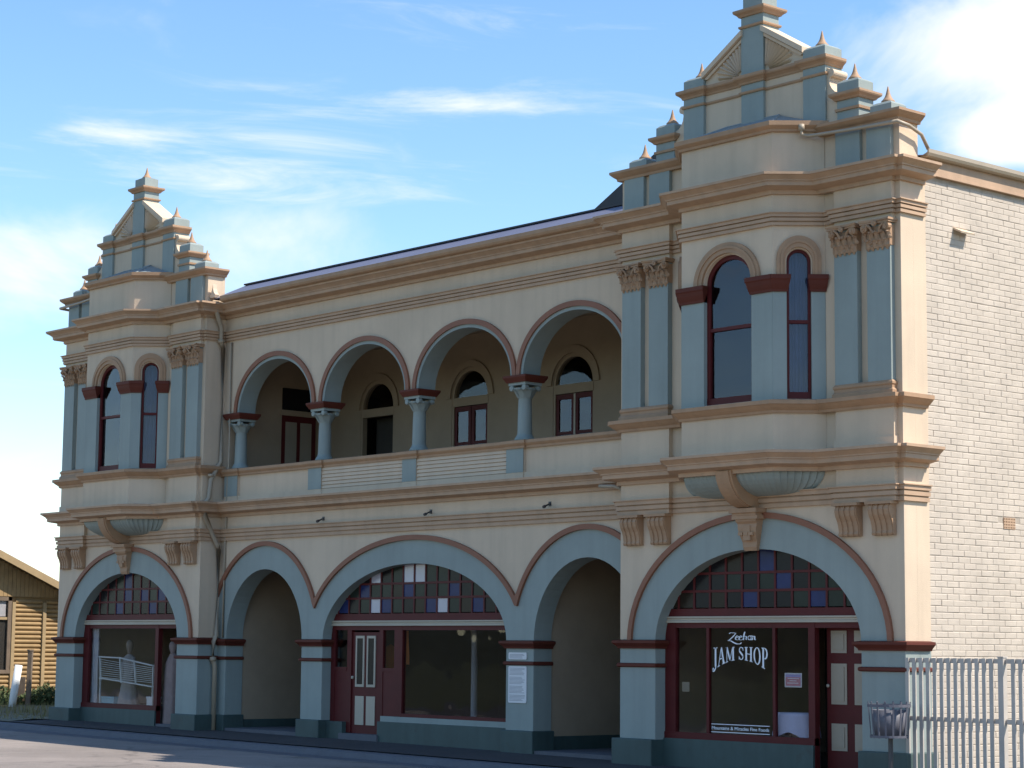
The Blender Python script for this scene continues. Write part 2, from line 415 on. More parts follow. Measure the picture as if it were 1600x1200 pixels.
def grooved(z, h):   # three fasciae with dark sunk joints between
    q = h/3; d = .045
    return [(-.02, z), (d, z), (d, z+q*.72), (d-.02, z+q*.74), (d-.02, z+q*.98), (d+.015, z+q), (d+.015, z+q*1.72), (d-.012, z+q*1.74), (d-.012, z+q*1.98), (d+.03, z+2*q), (d+.03, z+q*2.75), (d+.055, z+q*2.8), (d+.055, z+h), (-.02, z+h+.012)]
def flatpath(cx): return [(cx+x, y) for x, y in [(-3,0),(-2.9,0),(-2.9,-.08),(-1.78,-.08),(-1.78,0),(1.78,0),(1.78,-.08),(2.9,-.08),(2.9,0),(3,0)]]
_fp = [(XLc-3, .56)] + flatpath(XLc) + [(CL, YC), (CR, YC)] + flatpath(0) + [(3, .56)]
for _a, _b in ((0, 11), (11, 12), (12, len(_fp)-1)): part(MB().sweep(grooved(4.10, .25), _fp, _a, _b), 'frieze_band', 'tanlight')
moulding(grooved(8.42, .20), 'frieze_band', 'tanlight')
def bigcornice(z, p, h):
    return [(-.02, z-.07), (.05, z-.07), (.05, z-.01), (.09, z), (p*.62, z+.025), (p*.66, z+.03), (p*.66, z+h*.42), (p*.72, z+h*.44), (p*.72, z+h*.52), (p*.78, z+h*.6), (p*.93, z+h*.78), (p, z+h*.82), (p, z+h), (-.02, z+h+.035)]
moulding(bigcornice(4.68, .34, .23), 'lower_cornice', 'tanlight', False)
moulding(bigcornice(8.98, .36, .22), 'upper_cornice', 'tanlight', False)

BLUE_COLS = ['glassblue', 'glassdark', 'glassgreen', 'glassdark', 'glassamber', 'glassdark', 'glassgreen', 'glassdark']
def fanlight(cx, y, a, b, zb, x0, dx, rows, colours, parent):
    """lead-and-timber fanlight grid under an elliptical arch: each pane its own piece"""
    fr = MB().use('joinery')
    pl = ell(cx, zb, a+.02, b+.02); fr.xz(ell(cx, zb, a+.03, b+.03)+list(reversed(ell(cx, zb, a-.05, b-.05))), y-.02, y+.05)
    fr.box(cx-a, cx+a, y-.03, y+.05, zb-.15, zb+.0)
    def top(x):
        q = 1-((x-cx)/a)**2; return zb + b*math.sqrt(q) if q > 0 else zb
    xs = [x0+dx*i for i in range(40) if cx-a+.06 < x0+dx*i < cx+a-.06]
    for x in xs: fr.box(x-.02, x+.02, y-.012, y+.03, zb-.001, top(x)-.02)
    for z in rows:
        w = a*math.sqrt(max(0, 1-((z-zb)/b)**2)); fr.box(cx-w+.01, cx+w-.01, y-.016, y+.026, z-.02, z+.02)
    f = part(fr, 'fanlight', None, parent)
    zs = [zb] + list(rows) + [zb+b]
    ex = [cx-a] + xs + [cx+a]; cells = {}
    for r in range(len(zs)-1):
        for i in range(len(ex)-1):
            l, rr = ex[i]+.02, ex[i+1]-.02; z0, z1 = zs[r]+.018, zs[r+1]-.018
            pts = []
            for k in range(5):
                x = l+(rr-l)*k/4; pts.append((x, min(z1, top(x)-.03)))
            if max(p[1] for p in pts) - z0 < .05: continue
            pts = [(x, max(z, z0+.002)) for x, z in pts]
            poly = [(l, z0)] + pts + [(rr, z0)]
            c = colours.get((r, i)) or random.choice(BLUE_COLS[1:])
            part(MB().xz(poly, y+.003, y+.013), 'pane', c, f)
    return f

def shop_frame_bits(fr): return fr

# ---------- towers
def tower(cx, side):
    T = lambda x: cx+x
    def B(): return MB()
    # ground floor piers
    for s in (-1, 1):
        x0, x1 = sorted((T(s*2.17), T(s*3.0)))
        part(B().box(x0, x1, 0, .34, .40, 1.93), 'pier', 'blue', bevel=.01)
        p0, p1 = sorted((T(s*2.165), T(s*3.10))); 
        part(B().box(p0, p1, -.10, .36, gz(cx)-.25, .43), 'plinth', 'plinth', bevel=.015)
        path = [(T(s*3.0), .58), (T(s*3.0), 0), (T(s*2.17), 0), (T(s*2.17), .30)]
        if s > 0: path = path[::-1]
        part(B().sweep([(-.02, 1.90), (.03, 1.90), (.04, 1.93), (.08, 1.97), (.10, 1.99), (.10, 2.03), (-.02, 2.05)], path), 'impost', 'impostbrown')
        part(B().sweep([(-.02, 1.59), (.025, 1.595), (.04, 1.61), (.04, 1.645), (.025, 1.66), (-.02, 1.665)], path), 'string_band', 'impostbrown')
    # arch ring, hood, spandrel wall
    part(B().xz(ring(T(0), 2.0, 2.17, 1.47, 2.70, 1.96), .0, .34), 'arch_ring', 'blue')
    part(B().xz(ring(T(0), 2.0, 2.70, 1.955, 2.79, 2.05), -.05, .02), 'arch_hood', 'hoodbrown')
    part(B().xz([(T(-3.0), 2.0)] + ell(T(0), 2.0, 2.70, 1.96) + [(T(3.0), 2.0), (T(3.0), 9.3), (T(-3.0), 9.3)], .004, .300), 'tower_wall', 'cream')
    # consoles under the pedestals
    for s in (-1, 1):
        for xa, xb in ((2.43, 2.88), (1.79, 2.24)):
            x0, x1 = sorted((T(s*xa), T(s*xb)))
            c = B().use('tan')
            prof = [(0, 3.60), (-.06, 3.60), (-.075, 3.63), (-.065, 3.67), (-.075, 3.74), (-.10, 3.82), (-.145, 3.90), (-.165, 3.98), (-.15, 4.03), (-.13, 4.06), (0, 4.06)]
            c.yz(prof, x0+.02, x1-.02)
            w = (x1-x0-.04)/4
            for k in range(4):   # fluting ribs
                c.yz([(p[0]-.014 if 0 < i < len(prof)-1 else p[0], p[1]) for i, p in enumerate(prof)], x0+.03+w*k+w*.12, x0+.03+w*k+w*.72)
            c.box(x0-.02, x1+.02, -.19, 0, 4.055, 4.098)
            part(c, 'console', None)
    # keystone scroll + bracket up to the bay
    k = B().use('tan')
    key = [(0, 3.44), (-.05, 3.44), (-.075, 3.50), (-.07, 3.58), (-.10, 3.64), (-.13, 3.72), (-.14, 3.80), (-.13, 3.86), (-.17, 3.90), (-.17, 3.93), (0, 3.93)]
    vs = []
    def taper(z): return .13 + .09*(z-3.44)/.5
    n = len(key)
    pts = [(T(-taper(z)), y, z) for y, z in key] + [(T(taper(z)), y, z) for y, z in key]
    k.add(pts, [tuple(range(n)), tuple(range(2*n-1, n-1, -1))] + [(i, (i+1) % n, n+(i+1) % n, n+i) for i in range(n)])
    k.box(T(-.07), T(.07), -.150, -.02, 3.60, 3.84)
    for kk in (-.17, -.06, .05): k.box(T(kk), T(kk+.09), -.160, -.09, 3.68, 3.73)
    k.box(T(-.27), T(.27), -.20, 0, 3.93, 3.99); k.box(T(-.25), T(.25), -.21, 0, 3.99, 4.03); k.box(T(-.29), T(.29), -.25, 0, 4.03, 4.10)
    part(k, 'keystone')
    br = B().use('tan'); o_, i_ = [], []
    for q in range(13):
        a = rad(90*q/12); o_.append((-.66*math.cos(a)**.9 - .02 if q < 12 else -.10, 4.66 - .56*math.sin(a)**1.15 ))
    poly = [(0, 4.66)] + o_ + [(0, 4.10)]
    br.yz(poly, T(-.17), T(.17))
    for kk in (-.13, -.045, .04): br.yz([(0, 4.64)] + [(y-.018, z-.008) for y, z in o_] + [(0, 4.12)], T(kk), T(kk+.085))
    part(br, 'bay_bracket')
    # blue fluted coving under the bay
    cv = B().use('blue'); rows = []
    base = [(-1.50, -.0), (-.96, -.58), (.96, -.58), (1.50, -.0)]
    def peri(n):
        L_ = []; seg = []
        for a_, b_ in zip(base[:-1], base[1:]): seg.append(math.dist(a_, b_))
        tot = sum(seg)
        for i in range(n+1):
            d = tot*i/n
            for j, sl_ in enumerate(seg):
                if d <= sl_+1e-6 or j == 2:
                    t = min(1, d/sl_); L_.append((base[j][0]+(base[j+1][0]-base[j][0])*t, base[j][1]+(base[j+1][1]-base[j][1])*t)); break
                d -= sl_
        return L_
    P = peri(120)
    for q in range(9):
        a = rad(90*q/8); f = math.cos(a)**.8 if q < 8 else 0.0; row = []
        for i, (x, y) in enumerate(P):
            fl = 1 - .028*(abs(math.sin(i*math.pi/4)))
            s = (.30 + .70*f)*fl; row.append((T(x*(.52+.48*f)*(fl if abs(x) < 1.45 else 1)), y*s*(f*.85+.15) - .005, 4.64 - .36*math.sin(a)))
        rows.append(row)
    cv.grid(rows); part(cv, 'bay_coving', None)
    # pedestals, pilasters, capitals
    for s in (-1, 1):
        x0, x1 = sorted((T(s*1.78), T(s*2.9)))
        part(B().box(x0, x1, -.08, .02, 4.34, 4.62), 'frieze_block', 'cream')
        d = B().box(x0, x1, -.08, .02, 4.93, 5.53); d.box(x0-.02, x1+.02, -.105, .02, 4.945, 5.06); part(d, 'pedestal', 'cream')
        part(B().box(x0, x1, -.08, .02, 8.60, 8.93), 'frieze_block', 'cream')
        part(B().box(x0, x1, -.075, .02, 8.30, 8.44), 'frieze_block', 'cream')
        bs = B().sweep([(-.02, 5.69), (.055, 5.69), (.055, 5.75), (.03, 5.78), (.03, 5.82), (.045, 5.84), (.045, 5.87), (.02, 5.90), (-.02, 5.90)], [(x0+.03, .02), (x0+.03, -.08), (x1-.03, -.08), (x1-.03, .02)])
        part(bs, 'pilaster_base', 'tan')
        for xa, xb in ((2.43, 2.88), (1.79, 2.24)):
            a0, a1 = sorted((T(s*xa), T(s*xb)))
            p = part(B().box(a0, a1, -.10, .02, 5.88, 8.32), 'pilaster', 'blue', bevel=.008)
            capital(a0, a1, p)
    # bay
    bay(cx)
    # attic
    A = B().use('cream'); A.box(T(-2.99), T(2.99), .0+.012, .45, 9.20, 9.86); part(A, 'attic_wall')
    for s in (-1, 1):
        for xa, xb in ((2.41, 2.88), (1.80, 2.28)):
            a0, a1 = sorted((T(s*xa), T(s*xb))); part(B().box(a0, a1, -.06, .02, 9.21, 9.86), 'attic_pilaster', 'blue', bevel=.006)
        path = [(T(s*2.99), .46), (T(s*2.99), -.02), (T(s*1.35), -.02)]
        if s > 0: path = path[::-1]
        part(B().sweep([(-.05, 9.83), (.05, 9.83), (.06, 9.87), (.10, 9.90), (.13, 9.93), (.15, 9.95), (.15, 9.99), (-.05, 10.02)], path), 'attic_cornice', 'tan')
        # step 1
        def block(x0, x1, z0, z1, y0=.02, y1=.38, fz=True):
            q = B().use('blue'); q.box(x0, x1, y0, y1, z0, z1-.03)
            xm, ym = (x0+x1)/2, (y0+y1)/2; rows_ = []
            for f, dz in ((1, 0), (.93, .012), (.80, .035), (.66, .05), (.5, .055), (.0, .056)):
                hx, hy = (x1-x0)/2*f, (y1-y0)/2*f; rows_.append([(xm-hx, ym-hy, z1-.03+dz), (xm+hx, ym-hy, z1-.03+dz), (xm+hx, ym+hy, z1-.03+dz), (xm-hx, ym+hy, z1-.03+dz), (xm-hx, ym-hy, z1-.03+dz)])
            q.grid(rows_)
            o = part(q, 'parapet_block')
            part(MB().lathe([(.105, 0), (.108, .03), (.085, .05), (.06, .085), (.04, .13), (.024, .19), (.010, .255), (.0, .275)], (xm, ym, z1+.02), 12), 'finial', 'tan', o, smooth=True)
            return o
        x0, x1 = sorted((T(s*2.43), T(s*2.84))); block(x0, x1, 9.98, 10.17)
        # step 2
        x0, x1 = sorted((T(s*1.77), T(s*2.20)))
        part(B().box(x0, x1, .03, .38, 9.98, 10.40), 'parapet_pier', 'blue')
        loop = lambda x0, x1, y0, y1: [((x0+x1)/2, y1), (x0, y1), (x0, y0), (x1, y0), (x1, y1), ((x0+x1)/2, y1)]
        part(B().sweep([(-.05, 10.35), (.03, 10.35), (.05, 10.38), (.09, 10.41), (.10, 10.43), (.10, 10.46), (-.05, 10.48)], loop(x0, x1, .03, .38)), 'step_cornice', 'tan')
        part(B().sweep([(-.05, 10.18), (.025, 10.18), (.03, 10.22), (-.05, 10.23)], loop(x0, x1, .03, .38)), 'step_band', 'tan')
        block(x0, x1, 10.46, 10.66, .03, .38)
        # step 3
        x0, x1 = sorted((T(s*1.085), T(s*1.54)))
        part(B().box(x0, x1, .02, .42, 9.90, 11.05), 'parapet_pier', 'blue')
        block(x0, x1, 11.10, 11.33, .02, .42)
        # scroll
        c = [(1.53, 10.95), (1.56, 10.93)] + [(1.62+.065*math.cos(rad(t)), 10.85+.065*math.sin(rad(t))) for t in range(110, -120, -20)]
        c += [(1.585, 10.74), (1.60, 10.66), (1.64, 10.59), (1.70, 10.53), (1.79, 10.50), (1.79, 10.05), (1.53, 10.05)]
        part(B().xz([(T(s*x), z) for x, z in c], .06, .39), 'scroll', 'cream')
        # fan shell in the pediment
        sh = B().use('cream')
        for j in range(9):
            a = rad(8 + 78*j/8); L_ = .52 if j in (0, 8) else .56; 
            L_ = min(L_, .40/max(.05, (math.sin(a)+.62*math.cos(a)))*1.35)
            pa, pb = .10, L_; w0, w1 = .012, .035
            u = Vector((s*math.cos(a), math.sin(a))); v = Vector((-u.y, u.x)); O = Vector((T(s*.26), 11.15))
            q = [O+u*pa+v*w0, O+u*pb+v*w1, O+u*(pb+.03), O+u*pb-v*w1, O+u*pa-v*w0]
            mid = [O+u*pa, O+u*pb]
            vs_ = [(p_.x, .075, p_.y) for p_ in q] + [(mid[0].x, .03, mid[0].y), (mid[1].x, .02, mid[1].y)]
            sh.add(vs_, [(0,1,6,5), (1,2,6), (2,3,6), (3,4,5,6), (4,0,5), (0,4,3,2,1)])
        part(sh, 'fan_relief')
    # gable
    part(B().xz([(T(-1.1), 9.9), (T(1.1), 9.9), (T(1.1), 11.12), (T(1.06), 11.30), (T(.2), 11.83), (T(-.2), 11.83), (T(-1.06), 11.30), (T(-1.1), 11.12)], .075, .36), 'gable_wall', 'cream')
    for s in (-1, 1):
        q = [(1.10, 11.27), (.21, 11.815), (.21, 11.91), (1.10, 11.365)]
        part(B().xz([(T(s*x), z) for x, z in q], -.02, .40), 'raking_cornice', 'cream')
        q = [(1.02, 11.245), (.21, 11.745), (.21, 11.80), (1.08, 11.265)]
        part(B().xz([(T(s*x), z) for x, z in q], .03, .30), 'raking_band', 'cream')
    part(B().box(T(-.24), T(.24), .025, .40, 9.90, 12.20), 'parapet_pier', 'blue')
    gp = [(T(-1.54), .42), (T(-1.54), .02), (T(-1.085), .02), (T(-1.085), .075), (T(-.24), .075), (T(-.24), .02), (T(.24), .02), (T(.24), .075), (T(1.085), .075), (T(1.085), .02), (T(1.54), .02), (T(1.54), .42)]
    part(B().sweep([(-.05, 10.99), (.02, 10.99), (.03, 11.02), (.06, 11.05), (.09, 11.07), (.10, 11.09), (.10, 11.13), (-.05, 11.15)], gp), 'gable_cornice', 'tan')
    part(B().sweep([(-.05, 10.83), (.02, 10.83), (.03, 10.85), (.03, 10.87), (-.05, 10.88)], gp), 'gable_band', 'tan')
    lp = [(T(0), .40), (T(-.24), .40), (T(-.24), .025), (T(.24), .025), (T(.24), .40), (T(0), .40)]
    part(B().sweep([(-.05, 12.12), (.03, 12.12), (.05, 12.15), (.09, 12.18), (.10, 12.20), (.10, 12.23), (-.05, 12.25)], lp), 'apex_cornice', 'tan')
    part(B().sweep([(-.05, 11.93), (.025, 11.93), (.035, 11.95), (.035, 11.97), (-.05, 11.98)], lp), 'apex_band', 'tan')
    q = B().use('blue'); q.box(T(-.21), T(.21), .04, .39, 12.22, 12.44); q.box(T(-.15), T(.15), .09, .34, 12.44, 12.465); o = part(q, 'parapet_block')
    part(MB().lathe([(.105, 0), (.108, .03), (.085, .05), (.06, .085), (.04, .13), (.024, .19), (.010, .255), (.0, .275)], (T(0), .215, 12.46), 12), 'finial', 'tan', o, smooth=True)
    # bay roof
    r = B().use('bayroof'); ap = [(T(-.55), .05, 10.36), (T(.55), .05, 10.36)]
    e = [(T(-1.60), -.0, 10.03), (T(-1.03), -.66, 10.03), (T(1.03), -.66, 10.03), (T(1.60), -.0, 10.03)]
    r.add(e+ap+[(T(-1.60), .05, 10.03), (T(1.60), .05, 10.03)], [(0,1,4), (1,2,5,4), (2,3,5), (0,4,6), (3,7,5)])
    for a_, b_ in ((1, 0), (2, 1)): r.tube([e[a_], ap[b_]], .022, 6)
    r.tube([ap[0], ap[1]], .02, 6)
    part(r, 'bay_roof')

def capital(x0, x1, parent):
    """carved leaf capital of a pilaster, z 7.88 to 8.33"""
    c = MB().use('tan'); xm = (x0+x1)/2; w = (x1-x0)/2
    c.box(x0-.01, x1+.01, -.115, .0, 7.93, 8.24)
    def leaf(x, z, ww, h, out, y=-.115):
        rows = []
        for i in range(6):
            t = i/5; hw = ww*(1-.75*t**2.2)*(1+.22*math.sin(t*9)); yy = y - out*t**1.6; zz = z + h*(t - .18*t**4)
            rows.append([(x-hw, yy+.012, zz), (x-hw*.5, yy-.008, zz+.006), (x, yy-.022, zz), (x+hw*.5, yy-.008, zz+.006), (x+hw, yy+.012, zz)])
        # curled tip
        t = rows[-1]; rows.append([(p[0], p[1]-.012, p[2]-.03) for p in t])
        c.grid(rows)
    for i in range(4): leaf(x0+w*2*(i+.5)/4, 7.90, w*.27, .17, .04)
    for i in range(3): leaf(x0+w*2*(i+1)/4, 7.98, w*.30, .22, .06)
    for i in range(5): leaf(x0+w*2*(i)/4, 8.02, w*.18, .16, .05, -.12)
    # drip fringe below
    for i in range(5):
        xx = x0+w*2*(i+.5)/5; c.add([(xx-.042, -.112, 7.94), (xx+.042, -.112, 7.94), (xx+.015, -.112, 7.865), (xx-.02, -.112, 7.875), (xx, -.14, 7.93)], [(0,1,4), (1,2,4), (2,3,4), (3,0,4)])
    for s in (-1, 1):
        for r_, dy in ((.062, -.19), (.042, -.205), (.022, -.22)):
            c.lathe([(r_, 0), (r_, .075)], (xm+s*(w-.015), dy, 8.215), 12, 'y')
        c.tube([(xm+s*.05, -.15, 8.13), (xm+s*.10, -.165, 8.22), (xm+s*(w-.06), -.17, 8.27)], .022, 6)
    c.lathe([(.0, 0), (.04, .0), (.045, .03), (.02, .05)], (xm, -.215, 8.27), 8, 'y')
    c.xy([(x0-.05, .0), (x0-.05, -.21), (xm-w*.55, -.175), (xm, -.165), (xm+w*.55, -.175), (x1+.05, -.21), (x1+.05, .0)], 8.27, 8.305)
    c.xy([(x0-.065, .0), (x0-.065, -.225), (xm-w*.55, -.19), (xm, -.18), (xm+w*.55, -.19), (x1+.065, -.225), (x1+.065, .0)], 8.305, 8.335)
    random.seed(int(x0*100) % 1000)
    c.v = [(x+random.uniform(-.006, .006), y+random.uniform(-.008, .008), z+random.uniform(-.006, .006)) for x, y, z in c.v]
    return part(c, 'capital', None, parent)

def bay(cx):
    T = lambda x: cx+x
    cant = math.hypot(.55, .6)
    faces = [((T(-1.53), 0, 0), Vector((.55, -.6, 0)).normalized(), cant, 'c'), ((T(-.98), -.6, 0), Vector((1, 0, 0)), 1.96, 'f'), ((T(.98), -.6, 0), Vector((.55, .6, 0)).normalized(), cant, 'c')]
    for fi, (O, U, W, kind) in enumerate(faces):
        V = Vector((0, 0, 1)); Nn = Vector((-U.y, U.x, 0))    # inward
        e0 = 0.0; e1 = W; th = .17
        if kind == 'f': c, a, bz, st, ha, hb = W/2+.03, .51, .45, 0.0, .71, .64
        else: c, a, bz, st, ha, hb = .405, .19, .20, .22, .345, .36
        zs = 7.64+st
        hole = stilt(c, 5.72, zs, a, bz)
        # lower panel, upper wall
        pw = part(MB().prism([(e0, 4.70), (e1, 4.70), (e1, 5.72), (e0, 5.72)], O, U, V, Nn, 0, th), 'bay_apron', 'cream')
        up = [(e0, 7.40), (c-a, 7.40)] + [(c-a, zs)] + ell(c, zs, a, bz, 180, 0, 20)[1:-1] + [(c+a, zs), (c+a, 7.40), (e1, 7.40), (e1, 10.0), (e0, 10.0)]
        part(MB().prism(up, O, U, V, Nn, 0, th), 'bay_wall', 'cream')
        for l, r in ((e0, c-a), (c+a, e1)):
            part(MB().prism([(l, 5.70), (r, 5.70), (r, 7.41), (l, 7.41)], O, U, V, Nn, -.004, th-.002), 'bay_pier', 'blue')
            # impost capping
            l2, r2 = l, r
            q = MB().use('impostbrown')
            pr = [(0, 7.385), (.03, 7.385), (.035, 7.42), (.05, 7.45), (.07, 7.50), (.085, 7.56), (.10, 7.58), (.10, 7.645), (0, 7.655)]
            n = len(pr); vs = []
            for t, ext in ((l2, -1), (r2, 1)):
                inner = (t == c-a and l == e0) or (t == c+a and r == e1)
                for o, z in pr:
                    tt = t + ext*o*(.6 if inner else (.42 if kind == 'f' else .42)); p_ = Vector(O)+U*tt+V*z-Nn*o; vs.append(p_)
                vs_b = None
            vs += [Vector(O)+U*(l2)+V*7.385+Nn*(th-.02), Vector(O)+U*(l2)+V*7.655+Nn*(th-.02), Vector(O)+U*(r2)+V*7.385+Nn*(th-.02), Vector(O)+U*(r2)+V*7.655+Nn*(th-.02)]
            fs = [(i, i+1, n+i+1, n+i) for i in range(n-1)] + [tuple(range(n)) + (2*n+1, 2*n), tuple(range(2*n-1, n-1, -1)) + (2*n+2, 2*n+3), (0, n, 2*n+2, 2*n), (n-1, 2*n-1, 2*n+3, 2*n+1)]
            q.add(vs, fs); part(q, 'bay_impost')
        # hood
        ho = [(c-ha, 7.64)] + ell(c, zs+(.04 if kind == 'c' else 0), ha, hb, 180, 0, 24) + [(c+ha, 7.64)]
        hi = [(c-a-.02, 7.64)] + ell(c, zs, a+.02, bz+.02, 180, 0, 24) + [(c+a+.02, 7.64)]
        part(MB().prism(ho+hi[::-1], O, U, V, Nn, -.045, .02), 'window_hood', 'tan')
        hm = [(c-(ha-.06), 7.64)] + ell(c, zs+(.03 if kind == 'c' else 0), ha-.06, hb-.06, 180, 0, 24) + [(c+ha-.06, 7.64)]
        hn = [(c-(ha-.10), 7.64)] + ell(c, zs+(.03 if kind == 'c' else 0), ha-.10, hb-.10, 180, 0, 24) + [(c+ha-.10, 7.64)]
        part(MB().prism(hm+hn[::-1], O, U, V, Nn, -.062, -.04), 'hood_fillet', 'tan')
        # sash window
        fr = MB().use('joinery'); g = .045 if kind == 'c' else .07
        outl = stilt(c, 5.715, zs, a+.01, bz+.01); inl = stilt(c, 5.83, zs, a-g, bz-g)
        fr.prism(outl + inl[::-1], O, U, V, Nn, .07, .15)
        fr.prism([(c-a, 5.715), (c+a, 5.715), (c+a, 5.835), (c-a, 5.835)], O, U, V, Nn, .066, .152); fr.prism([(c-a, 6.90), (c+a, 6.90), (c+a, 6.955), (c-a, 6.955)], O, U, V, Nn, .075, .13)
        w = part(fr, 'sash_window')
        part(MB().prism(stilt(c, 6.95, zs, a-g+.01, bz-g+.01), O, U, V, Nn, .100, .106), 'pane', 'glass_upper', w)
        part(MB().prism([(c-a+g-.01, 5.82), (c+a-g+.01, 5.82), (c+a-g+.01, 6.905), (c-a+g-.01, 6.905)], O, U, V, Nn, .115, .121), 'pane', 'glass_upper', w)
        # curtain hanging inside
        cu = MB().use('curtain'); rows = []
        for z in lin(5.8, 8.1, 6):
            rows.append([tuple(Vector(O)+U*(c-a*1.1+2.2*a*i/40)+V*z+Nn*(.24+.022*math.sin(i*1.35)+.008*math.sin(i*.5+z))) for i in range(41)])
        if kind == 'c': cu.grid(rows); part(cu, 'curtain', None, w)
        else:
            bl = MB().use('interior'); bl.prism([(c-.8, 5.75), (c+.8, 5.75), (c+.8, 8.2), (c-.8, 8.2)], O, U, V, Nn, .42, .44); part(bl, 'dark_backing', None, w)  # front window: dark sheet standing in for the unlit room, not a real blind
    part(MB().sweep([(-.02, 5.50), (.04, 5.50), (.05, 5.54), (.10, 5.58), (.14, 5.62), (.16, 5.63), (.16, 5.69), (-.02, 5.72)], [(T(-3), .56 if cx == XLc else .48)] + tpath(cx, False) + [(T(3), .48 if cx == XLc else .56)]), 'sill_course', 'tan')
    part(MB().sweep([(-.03, 9.90), (.05, 9.90), (.06, 9.94), (.10, 9.97), (.12, 9.99), (.12, 10.06), (.095, 10.06), (.095, 10.00), (-.03, 9.99)], [(T(-1.57), .04), (T(-.98), -.6), (T(.98), -.6), (T(1.57), .04)]), 'bay_gutter', 'tan')
    part(MB().xy([(T(-1.48), 0), (T(-.97), -.56), (T(.97), -.56), (T(1.48), 0)], 4.66, 4.70), 'bay_soffit', 'tan')

tower(XLc, 'L'); tower(XR, 'R')

for _x0, _x1 in ((CL-.25, CL), (CR, CR+.25)):
    part(MB().box(_x0, _x1, .301, .95, 2.0, 9.3), 'return_wall', 'cream'); part(MB().box(_x0, _x1, .342, .95, .40, 2.0), 'return_pier', 'blue')
# ---------- centre block, ground floor arches
DL, DR, MC = -14.19, -4.36, -9.29
def envelope(x, off=0.0):
    z = 2.0
    for c, a, bz in ((DL, 2.0, 2.05), (MC, 3.355, 2.02), (DR, 2.0, 2.05)):
        q = 1-((x-c)/(a-off))**2
        if q > 0: z = max(z, 2.0+(bz-off)*math.sqrt(q))
    return z
xs = sorted(set(lin(CL+.001, CR-.001, 220)))
bot = ell(DR, 2.0, 1.375, 1.47, 0, 180, 28); midarc = ell(MC, 2.0, 2.81, 1.475, 0, 180, 40); la = ell(DL, 2.0, 1.375, 1.47, 0, 180, 28)
envp = [(x, envelope(x, .09)) for x in xs]
poly = [(CL, 2.0)] + envp + [(CR, 2.0)] + [p for p in bot if p[0] < CR-.01] + midarc + [p for p in la if p[0] > CL+.01]
part(MB().xz(poly, YC, YC+.42), 'arch_wall', 'blue')
hood = [(x, envelope(x)) for x in xs] + [(x, envelope(x, .095)) for x in reversed(xs)]
part(MB().xz(hood, YC-.05, YC+.02), 'arch_hood', 'hoodbrown')
part(MB().xz([(x, envelope(x, .05)) for x in xs] + [(CR-.001, 5.0), (CL+.001, 5.0)], YC+.004, YC+.30), 'centre_wall', 'cream')
for x0, x1 in ((CL, DL-1.375), (DL+1.375, MC-2.81), (MC+2.81, DR-1.375)):
    dp = .44
    part(MB().box(x0, x1, YC, YC+dp, .38, 1.95), 'pier', 'blue', bevel=.01)
    part(MB().box(x0-.06 if x0 > CL else x0, x1+.06 if x1 != MC-2.81 else x1+.005, YC-.07, YC+dp+.02, gz(x0)-.25, .43), 'plinth', 'plinth', bevel=.015)
    pth = [(x0, YC+dp), (x0, YC), (x1, YC), (x1, YC+dp)] if x0 > CL else [(x0, YC), (x1, YC), (x1, YC+dp)]
    part(MB().sweep([(-.02, 1.88), (.03, 1.88), (.04, 1.91), (.08, 1.95), (.10, 1.97), (.10, 2.01), (-.02, 2.03)], pth), 'impost', 'impostbrown')
    part(MB().sweep([(-.02, 1.58), (.025, 1.585), (.04, 1.60), (.04, 1.635), (.025, 1.65), (-.02, 1.655)], pth), 'string_band', 'impostbrown')
# open passages behind the two door arches
for c, l in ((DL, CL), (DR, MC+2.81+.70)):
    x0, x1 = c-1.40, c+1.40
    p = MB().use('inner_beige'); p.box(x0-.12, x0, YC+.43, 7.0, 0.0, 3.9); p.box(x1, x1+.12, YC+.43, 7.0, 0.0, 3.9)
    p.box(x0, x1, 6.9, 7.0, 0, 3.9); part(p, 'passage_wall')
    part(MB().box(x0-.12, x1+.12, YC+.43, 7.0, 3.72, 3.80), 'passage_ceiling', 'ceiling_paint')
    part(MB().box(x0-.02, x1+.02, YC-.02, 6.9, gz(c)-.25, gz(c)+.08), 'passage_floor', 'kerb')
    sk = MB().use('plinth'); sk.box(x0, x0+.02, YC+.46, 6.9, .06, .33); sk.box(x1-.02, x1, YC+.46, 6.9, .06, .33); part(sk, 'skirting')

# ---------- centre shopfront (plane y = .72)
Y = .72
sf = MB().use('joinery')
sf.box(-12.10, -11.97, Y, Y+.08, .40, 2.30); sf.box(-11.56, -11.42, Y, Y+.08, .2, 2.30); sf.box(-10.52, -10.40, Y, Y+.08, .2, 2.30)
sf.box(-10.03, -9.78, Y-.01, Y+.09, .56, 2.30); sf.box(-6.62, -6.45, Y, Y+.08, .5, 2.30)
sf.box(-12.09, -6.46, Y-.006, Y+.07, 2.21, 2.305); sf.box(-9.8, -6.46, Y-.03, Y+.08, .54, .62)
sf.box(-11.97, -11.56, Y+.01, Y+.06, .40, 1.44); sf.box(-10.40, -10.03, Y+.01, Y+.06, .40, 1.44)
sf.box(-11.97, -11.56, Y-.01, Y+.05, 1.41, 1.48); sf.box(-10.40, -10.03, Y-.01, Y+.05, 1.41, 1.48)
SF = part(sf, 'shopfront')
part(MB().box(-9.78, -6.62, Y+.03, Y+.038, .61, 2.22), 'pane', 'glass', SF)
part(MB().box(-11.97, -11.56, Y+.03, Y+.038, 1.47, 2.22), 'pane', 'glass', SF)
part(MB().box(-10.40, -10.03, Y+.03, Y+.038, 1.47, 2.22), 'pane', 'glass', SF)
